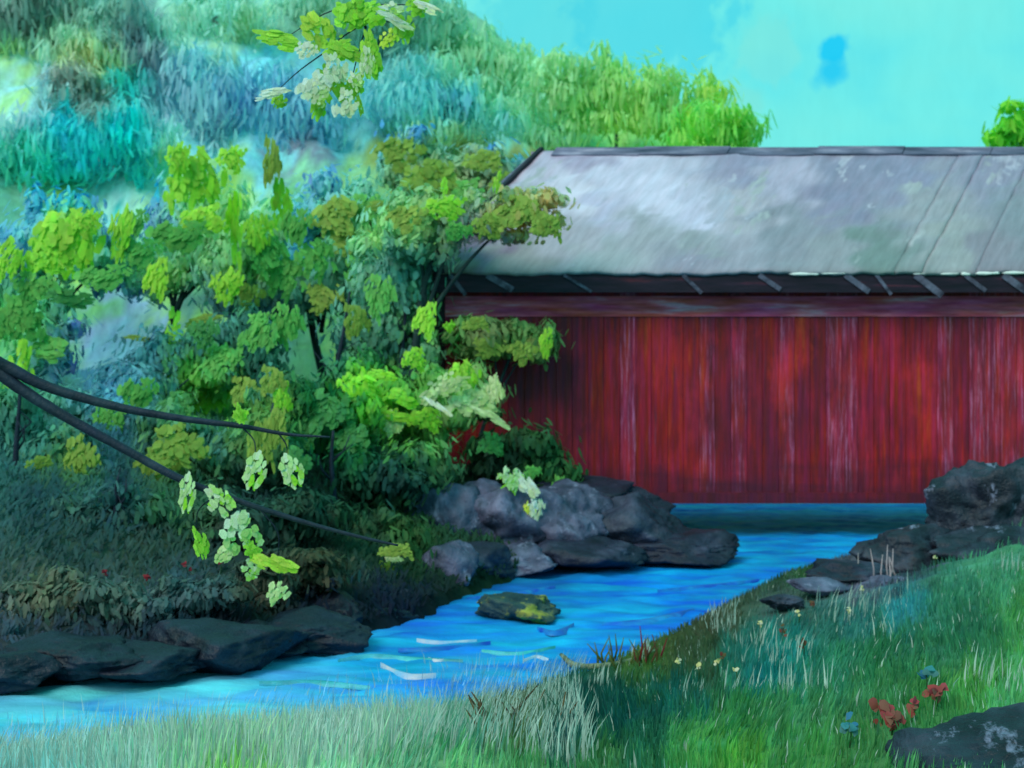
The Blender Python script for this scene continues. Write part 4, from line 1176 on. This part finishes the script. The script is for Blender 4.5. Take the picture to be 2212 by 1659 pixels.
clumps(sfind('dark green shrub with lime'), 23.3, [('ragged', 'bright', 770, 835, 80, 70), ('bean', 'bright', 825, 815, 60, 34), ('bean', 'bright', 868, 860, 64, 44), ('bean', 'lime', 858, 895, 90, 30), ('ragged', 'lime', 895, 775, 50, 50), ('ragged', 'lime', 820, 905, 70, 50),
    ('ragged', 'pale', 960, 835, 110, 44, -0.5), ('drip', 'pale', 1020, 865, 110, 60, -0.3), ('bean', 'white', 945, 880, 70, 16, 0.7), ('bean', 'pale', 1060, 905, 90, 26, 0.5), ('drip', 'lime', 1000, 810, 70, 60), ('ragged', 'lime', 920, 905, 70, 50), ('ragged', 'pale', 850, 915, 50, 50), ('ragged', 'pale', 1070, 840, 40, 60)])
clumps(sfind('leafy green shrub climbing'), 24.9, [('drop', 'lime', 1182, 735, 34, 62), ('ragged', 'olive', 1130, 760, 60, 50), ('ragged', 'bright', 970, 706, 26, 24), ('ragged', 'olive', 1060, 750, 80, 40), ('ragged', 'olive', 1030, 700, 60, 30)])
clumps(sfind('teal green bush in'), 24.0, [('ragged', 'mid', 300, 850, 80, 70), ('ragged', 'mid', 480, 780, 90, 80), ('drip', 'mid', 560, 720, 90, 80), ('ragged', 'deep', 380, 880, 90, 60), ('ragged', 'mid', 620, 700, 70, 80),
    ('ragged', 'olive', 530, 840, 70, 60), ('drip', 'mid', 240, 900, 80, 60), ('ragged', 'deep', 440, 720, 70, 60)])
clumps(sfind('deep green bush under'), 22.2, [('ragged', 'deep', 700, 890, 110, 90), ('ragged', 'deep', 760, 950, 90, 70), ('ragged', 'deep', 650, 940, 70, 60)])
clumps(sfind('olive bush under'), 20.8, [('drip', 'olive', 385, 965, 120, 90), ('ragged', 'olive', 340, 1010, 90, 70)])
clumps(sfind('olive and green'), 20.2, [('drip', 'olive', 175, 985, 80, 80), ('ragged', 'olive', 90, 1000, 60, 30), ('ragged', 'olive', 145, 1065, 40, 20)])
clumps(sfind('dark green bush behind the pair'), 20.2, [('bean', 'lime', 520, 893, 30, 44), ('ragged', 'olive', 600, 930, 60, 90), ('ragged', 'olive', 565, 960, 60, 90), ('ragged', 'lime', 610, 860, 40, 60), ('bean', 'deep', 648, 990, 44, 60), ('ragged', 'olive', 590, 820, 60, 60)])
clumps(sfind('mossy bush drooping'), 19.4, [('ragged', 'olive', 860, 1190, 80, 30), ('ragged', 'pale', 850, 1205, 40, 20), ('drop', 'olive', 835, 1250, 50, 70, 3.14), ('drop', 'olive', 800, 1260, 40, 60, 3.14)])
clumps(sfind('dark bush in front'), 23.8, [('ragged', 'mid', 1150, 1020, 40, 30), ('ragged', 'mid', 1205, 1060, 36, 60), ('ragged', 'deep', 1060, 960, 60, 50)])

# ------------------------------------------------------------------ near tree at the left: forked branch and blossom spray hang into view
NY = 7.0
tx, ty = -4.0, 7.4
tz = gz(tx, ty)
tree_near = empty('overhanging_tree', (tx, ty, tz), 'near tree reaching in from the left with dark forked branch and white blossom', 'tree')
to = np.array([tx, ty, tz])
mb = MB()
tr = spline([(tx, ty, tz - 0.3), (tx + 0.1, ty, 1.6), (tx - 0.05, ty, 3.2), (tx + 0.1, ty - 0.1, 5.0), (tx + 0.5, ty, 6.6)], 6)
mb.tube(tr, list(np.linspace(0.30, 0.10, len(tr))), 12, wob=0.1); mb.build('trunk', M['bark'], tree_near, to)


def branch(pts, r0, r1, name='branch'):
    c = spline([tuple(p) for p in pts], 6)
    mb = MB(); mb.tube(c, [r0 + (r1 - r0) * (i / (len(c) - 1)) ** 0.8 for i in range(len(c))], 9, wob=0.10)
    return mb.build(name, M['bark'], tree_near, to)


s7 = NY / FPX
branch([(tx + 0.0, ty, 3.25), P(-300, 640, 7.2), P(-60, 755, NY), P(20, 795, NY), P(110, 838, NY), P(260, 880, NY), P(400, 905, NY), P(520, 920, NY), P(620, 938, NY), P(712, 944, NY)], 22 * s7, 2.0 * s7)
branch([P(-50, 752, NY), P(0, 805, NY), P(60, 850, NY), P(150, 905, NY), P(260, 965, NY), P(380, 1030, NY), P(480, 1070, NY), P(600, 1110, NY), P(700, 1140, NY), P(800, 1165, NY), P(860, 1178, NY)], 17 * s7, 2.4 * s7)
branch([(tx + 0.35, ty - 0.05, 6.1), (-2.9, 7.2, 6.0), (-1.9, 7.0, 5.75), P(700, -90, NY), P(770, 10, NY), P(790, 60, NY)], 26 * s7, 3.0 * s7)


def twig(a, b, c_, r=2.0):
    cc = spline([tuple(P(*a, NY)), tuple(P(*b, NY)), tuple(P(*c_, NY))], 4)
    mb = MB(); mb.tube(cc, list(np.linspace(r * s7, 0.8 * s7, len(cc))), 5); mb.build('twig', M['bark'], tree_near, to)


twig((430, 1052), (418, 1040), (408, 1028)); twig((440, 1056), (452, 1050), (462, 1052)); twig((520, 920), (548, 950), (552, 980)); twig((600, 934), (618, 960), (620, 985))
twig((470, 1068), (505, 1090), (525, 1120)); twig((470, 1068), (430, 1100), (424, 1140)); twig((560, 1098), (600, 1150), (600, 1205)); twig((600, 1205), (606, 1240), (600, 1262))
twig((770, 10), (700, 30), (620, 80)); twig((785, 50), (720, 100), (690, 190)); twig((720, 100), (650, 150), (600, 195)); twig((770, 10), (850, 10), (930, 12)); twig((790, 60), (770, 130), (750, 215)); twig((770, 5), (800, 40), (870, 50))

NL = [('drop', 'cream', 404, 1060, 46, 78, -0.1), ('drop', 'cream', 472, 1080, 62, 72, -0.7), ('drop', 'cream', 551, 1012, 58, 76, 0.0), ('drop', 'cream', 627, 1014, 58, 70, -0.4), ('brush', 'cream', 520, 1155, 84, 84, 0.3),
      ('drop', 'pale', 490, 1195, 40, 50, 0.8), ('drop', 'lime', 432, 1170, 34, 68, -0.25), ('drop', 'lime', 548, 1185, 44, 34, 1.3), ('bean', 'gold', 590, 1222, 90, 48, 0.2), ('drop', 'cream', 545, 1228, 50, 40, 1.2), ('brush', 'pale', 598, 1282, 44, 52, 0.4),
      ('drop', 'lime', 515, 890, 26, 44, -0.3)]
for k, p_, a, b, w, h, r in NL:
    leaf_part(tree_near, 'leaf', 'leaf', k, p_, a, b, NY - 0.06, w, h, r)
TL = [('bean', 'lime', 604, 88, 110, 52, 0.1), ('drop', 'gold', 682, 62, 76, 84, -0.6), ('drop', 'lime', 770, 20, 70, 90, 0.3), ('drop', 'lime', 730, 100, 60, 60, 0.5), ('drop', 'lime', 800, 130, 52, 66, -0.2), ('drop', 'lime', 770, 175, 44, 56, 0.2),
      ('drop', 'lime', 720, 185, 60, 100, -0.4), ('drop', 'lime', 870, 55, 50, 76, -0.3), ('drop', 'gold', 840, 80, 40, 44, 0.2), ('drop', 'lime', 690, 225, 36, 60, 0.2), ('drop', 'lime', 605, 215, 34, 36, 0.5), ('bean', 'lime', 765, 120, 100, 50, 0.3),
      ('drop', 'bright', 806, 30, 70, 60, 0.9), ('drop', 'lime', 775, 225, 18, 46, 0.0), ('drop', 'bright', 742, 30, 60, 60, -0.8), ('drop', 'lime', 905, 10, 50, 50, 0.6), ('drop', 'lime', 800, 105, 44, 90, -0.1)]
for k, p_, a, b, w, h, r in TL:
    leaf_part(tree_near, 'leaf', 'leaf', k, p_, a, b, NY - 0.05, w, h, r)
BL = [('brush', 'white', 662, 108, 54, 40, 0.2), ('brush', 'white', 722, 152, 56, 66, -0.4), ('brush', 'white', 672, 190, 62, 70, 0.3), ('brush', 'cream', 690, 212, 50, 40, 0.0), ('bean', 'white', 588, 207, 74, 30, -0.15), ('brush', 'white', 745, 226, 52, 60, 0.2),
      ('brush', 'cream', 770, 178, 30, 44, -0.3), ('bean', 'white', 852, 40, 84, 36, 0.35), ('brush', 'cream', 850, 22, 50, 30, 0.2), ('bean', 'white', 925, 14, 66, 30, 0.3), ('brush', 'cream', 796, 132, 40, 70, 0.0), ('brush', 'white', 700, 175, 40, 50, 0.0)]
for k, p_, a, b, w, h, r in BL:
    leaf_part(tree_near, 'blossom', 'leaf', k, p_, a, b, NY - 0.12, w, h, r)
# two pale leaves caught on the bush by the rocks belong to that bush
bush = sfind('dark bush in front')
for k, p_, a, b, w, h, r in [('ragged', 'cream', 1105, 1035, 60, 50, 0.3), ('bean', 'white', 1130, 1055, 62, 46, 0.6), ('ragged', 'white', 1158, 1098, 36, 44, 0.2), ('ragged', 'gold', 1145, 1105, 26, 36, 0.0)]:
    leaf_part(bush, 'leaf', 'clump', k, p_, a, b, 22.3, w, h, r)


# ------------------------------------------------------------------ grass on the near and right bank
def blades(n_, xr, yr, h0, h1, w0, w1, name, label, pale=0.15, cond=None, lean=0.35, wet=False):
    x, y = RNG.uniform(*xr, n_), RNG.uniform(*yr, n_)
    ins_ = inside(x, y)
    k = (ins_ & (RNG.random(n_) < np.exp(-seg_dist(x, y, RIGHT) / 0.45)) if wet else ~ins_) & (seg_dist(x, y, RIGHT) < seg_dist(x, y, LEFT)) & (np.abs(x) < y * 0.46 + 1.6)
    gx_, gy_ = pix(np.stack([x, y, ground_z(x, y)], 1))
    top_ = 1330 - (gx_ - 1560) * 0.44
    bot_ = 1375 - (gx_ - 1560) * 0.25
    k &= ~((gx_ > 1600) & (y > 14) & (gy_ > top_) & (gy_ < bot_) & (RNG.random(n_) < 0.86))
    if cond is not None:
        k &= cond(x, y)
    x, y = x[k], y[k]
    m_ = len(x)
    z = ground_z(x, y) - 0.02 if not wet else np.full(m_, -0.06)
    h = RNG.uniform(h0, h1, m_) * (1.0 if wet else 0.6 + 0.4 * np.clip(seg_dist(x, y, RIGHT), 0, 1))
    w = RNG.uniform(w0, w1, m_)
    a = RNG.normal(0, 0.7, m_)
    lx, ly = lean * h * (0.3 + 0.5 * smooth_noise(x, y, 41, 2.0)) + RNG.normal(0, 0.12, m_) * h, RNG.normal(0, 0.2, m_) * h
    sx, sy = np.cos(a) * w / 2, np.sin(a) * w / 2
    b0 = np.stack([x - sx, y - sy, z], 1); b1 = np.stack([x + sx, y + sy, z], 1)
    m0 = np.stack([x - sx * 0.8 + lx * 0.35, y - sy * 0.8 + ly * 0.35, z + h * 0.55], 1); m1 = np.stack([x + sx * 0.8 + lx * 0.35, y + sy * 0.8 + ly * 0.35, z + h * 0.55], 1)
    tp = np.stack([x + lx, y + ly, z + h], 1)
    V = np.stack([b0, b1, m1, m0, tp], 1).reshape(-1, 3)
    i = (np.arange(m_) * 5)[:, None]
    F = np.concatenate([i + np.array([[0, 1, 2]]), i + np.array([[0, 2, 3]]), i + np.array([[3, 2, 4]])])
    col = veg_col(np.stack([x, y, z + h * 0.5], 1), 22, 0.18, (0.60, 0.76, 0.76))
    col = np.clip(col * (1 + 0.5 * np.clip((0.6 - x) / 2.0, 0, 1) * np.clip((14.5 - y) / 2, 0, 1))[:, None], 0, 0.85)
    pl = RNG.random(m_) < pale
    if wet:
        col = alb((120, 190, 214)) * np.exp(RNG.normal(0, 0.25, (m_, 1)))
    col[pl] = alb((178, 222, 206)) * RNG.uniform(0.6, 1.0, (pl.sum(), 1))
    o_ = add(name, make_mesh(name, V, F, np.repeat(col, 5, 0)), M['grass'])
    return tag(o_, label, 'grass', None, 'stuff')


blades(260000, (-6, 12), (6.5, 25.5), 0.05, 0.16, 0.007, 0.020, 'grass', 'short blue-green grass covering the right bank', 0.03)
blades(13000, (-5.5, 0.5), (8.5, 13.2), 0.12, 0.36, 0.006, 0.015, 'tall_grass', 'tall pale silvery grass along the near bank at lower left', 0.7)
blades(26000, (-6, 0.8), (9.5, 15.5), 0.10, 0.26, 0.005, 0.012, 'water_grass', 'thin pale blue-green grass standing in the shallow water at lower left', 0.45, None, 0.35, True)
blades(7000, (0, 9), (10, 21), 0.15, 0.34, 0.008, 0.018, 'pale_grass_stalks', 'scattered pale dry stalks standing in the right bank grass', 0.9,
       lambda x, y: smooth_noise(x, y, 51, 2.0) > 0.75)

# ------------------------------------------------------------------ small plants, flowers, stick
def at_ground(px_, py_):
    """the spot on the ground seen at that point"""
    for Y in np.arange(6, 40, 0.05):
        p = P(px_, py_, Y)
        if p.z <= gz(p.x, p.y):
            return p
    return P(px_, py_, 20)


def flower(px_, py_, size, cols, label, group, n_=9, stem=0.14, ground=True, cat='flower'):
    p = at_ground(px_, py_ + 10) if ground else P(px_, py_, ground)
    r = empty('flower', (p.x, p.y, gz(p.x, p.y)), label, cat, group)
    o_ = np.array(r.location)
    mb = MB()
    mb.tube([tuple(o_ - (0, 0, 0.04)), tuple(o_ + (0.01, 0, stem * 0.6)), tuple(o_ + (0.0, -0.01, stem))], [0.008, 0.006, 0.004], 5, alb((50, 100, 60)))
    mb.build('stem', M['grass'], r, o_)
    q = np.tile(o_ + (0, 0, stem), (n_, 1)) + RNG.normal(0, size * 0.28, (n_, 3))
    nn = RNG.normal(0, 0.5, (n_, 3)) + (-0.1, -0.8, 0.5)
    col = np.array([alb(cols[i % len(cols)]) for i in range(n_)])
    v_, f_, c_ = dab_arrays(q, nn, np.full(n_, size * 0.55), np.full(n_, size * 0.75), RNG.uniform(0, 3, n_), col, K=7)
    add('petals', make_mesh('petals', v_ - o_, f_, c_), M['grass'], r)
    return r


for (a, b, lab) in [(130, 1272, 'dark red flower nearest the left edge on the bank'), (226, 1268, 'dark red flower second from the left edge on the bank'), (318, 1278, 'small dark red flower in the middle of the five'),
                    (476, 1236, 'dark red flower farthest right, left of the pale leaf cluster'), (402, 1246, 'dark red flower just left of the farthest right one')]:
    flower(a, b, 0.065, [(120, 40, 44), (96, 34, 40), (140, 50, 50)], lab, 'dark red flowers on the left bank', 8, 0.2)
for (a, b, s, lab) in [(1905, 1560, 0.12, 'largest dusty pink flower, left of the others above the corner rock'), (1925, 1583, 0.10, 'deep pink flower lowest of the pink ones above the corner rock'), (1972, 1552, 0.08, 'dusty pink flower between the largest and the rightmost'),
                       (2020, 1525, 0.10, 'dusty pink flower rightmost of the pink ones')]:
    flower(a, b, s, [(140, 84, 76), (126, 96, 80), (150, 74, 76)], lab, 'pink flowers above the corner rock', 12, 0.10)
for (a, b, s, lab) in [(2000, 1490, 0.10, 'blue flower spike above the pink flowers'), (1835, 1605, 0.09, 'teal leafed flower left of the pink ones')]:
    flower(a, b, s, [(52, 122, 160), (58, 140, 150), (70, 130, 130)], lab, 'blue flowers in the right grass', 9, 0.14)
for (a, b, lab) in [(1465, 1455, 'cream wildflower nearest the red-brown reeds by the curved stick'), (1508, 1470, 'cream wildflower second from the red-brown reeds, low in the grass'),
                    (1548, 1458, 'cream wildflower third from the red-brown reeds, between two lower ones'), (1590, 1482, 'cream wildflower lowest on the slope, right end of the row by the reeds'),
                    (1640, 1370, 'lone cream wildflower halfway up the slope, near the water edge'), (1725, 1345, 'cream wildflower in the middle of the slope, among rusty seed heads'),
                    (1832, 1342, 'cream wildflower on the teal patch of grass right of the seed heads'), (1862, 1288, 'cream wildflower just under the pale bent stalks'),
                    (2020, 1222, 'cream wildflower highest on the bank, below the black crag')]:
    flower(a, b, 0.05, [(206, 220, 150), (190, 210, 140), (214, 224, 190)], lab, 'cream wildflowers on the right bank', 6, 0.16)
for (a, b, lab) in [(1560, 1440, 'rusty seed head above the row of cream wildflowers near the reeds'), (1690, 1385, 'rusty seed head left in the middle of the grass slope'),
                    (1735, 1415, 'rusty seed head lowest in the middle of the grass slope'), (1755, 1322, 'rusty seed head highest on the slope, below the sunken dark rock')]:
    flower(a, b, 0.06, [(104, 84, 62), (116, 76, 62), (94, 92, 58)], lab, 'rusty seed heads on the right bank', 7, 0.14)


def reeds(px_, py_, label, n_, h, col, spread=0.22):
    p = at_ground(px_, py_)
    r = empty('reed_clump', (p.x, p.y, gz(p.x, p.y)), label, 'reeds', 'reeds at the water edge')
    o_ = np.array(r.location)
    for i in range(n_):
        mb = MB()
        b = o_ + (random.gauss(0, spread), random.gauss(0, spread * 0.6), -0.05)
        t_ = b + (random.gauss(0, 0.10), random.gauss(0, 0.05), h * random.uniform(0.6, 1.1))
        mb.tube([tuple(b), tuple((b + t_) / 2 + (random.gauss(0, 0.02), 0, 0)), tuple(t_)], [0.016, 0.012, 0.004], 5, alb(random.choice(col)))
        mb.build('reed', M['grass'], r, o_)


reeds(1392, 1440, 'red-brown reeds at the water edge beside the curved stick', 9, 0.42, [(110, 40, 46), (96, 60, 44), (84, 74, 48)], 0.08)
reeds(1345, 1435, 'olive green reeds at the tip of the curved stick', 12, 0.34, [(96, 120, 60), (80, 104, 56)], 0.14)
reeds(1110, 1590, 'brown reeds at the water edge in the bottom middle', 16, 0.34, [(84, 78, 52), (96, 92, 60), (70, 66, 46)], 0.18)
reeds(1900, 1262, 'pale bent stalks in front of the dark broken rock', 7, 0.6, [(170, 176, 180), (150, 160, 160)], 0.22)

mb = MB()
sp = [wp(1212, 1432), wp(1240, 1445), wp(1290, 1448), wp(1350, 1438), wp(1420, 1420)]
sp = [Vector((p.x, p.y, 0.04 + 0.05 * (i in (0, 4)))) for i, p in enumerate(sp)]
c = spline([tuple(p) for p in sp], 5)
mb.tube(c, [0.012 + 0.028 * math.sin(math.pi * min(1, 0.1 + i / len(c))) for i in range(len(c))], 7, wob=0.2)
o = mb.build('driftwood', M['stick'], None, sp[0])
tag(o, 'curved mossy stick lying in the water by the right bank', 'stick')
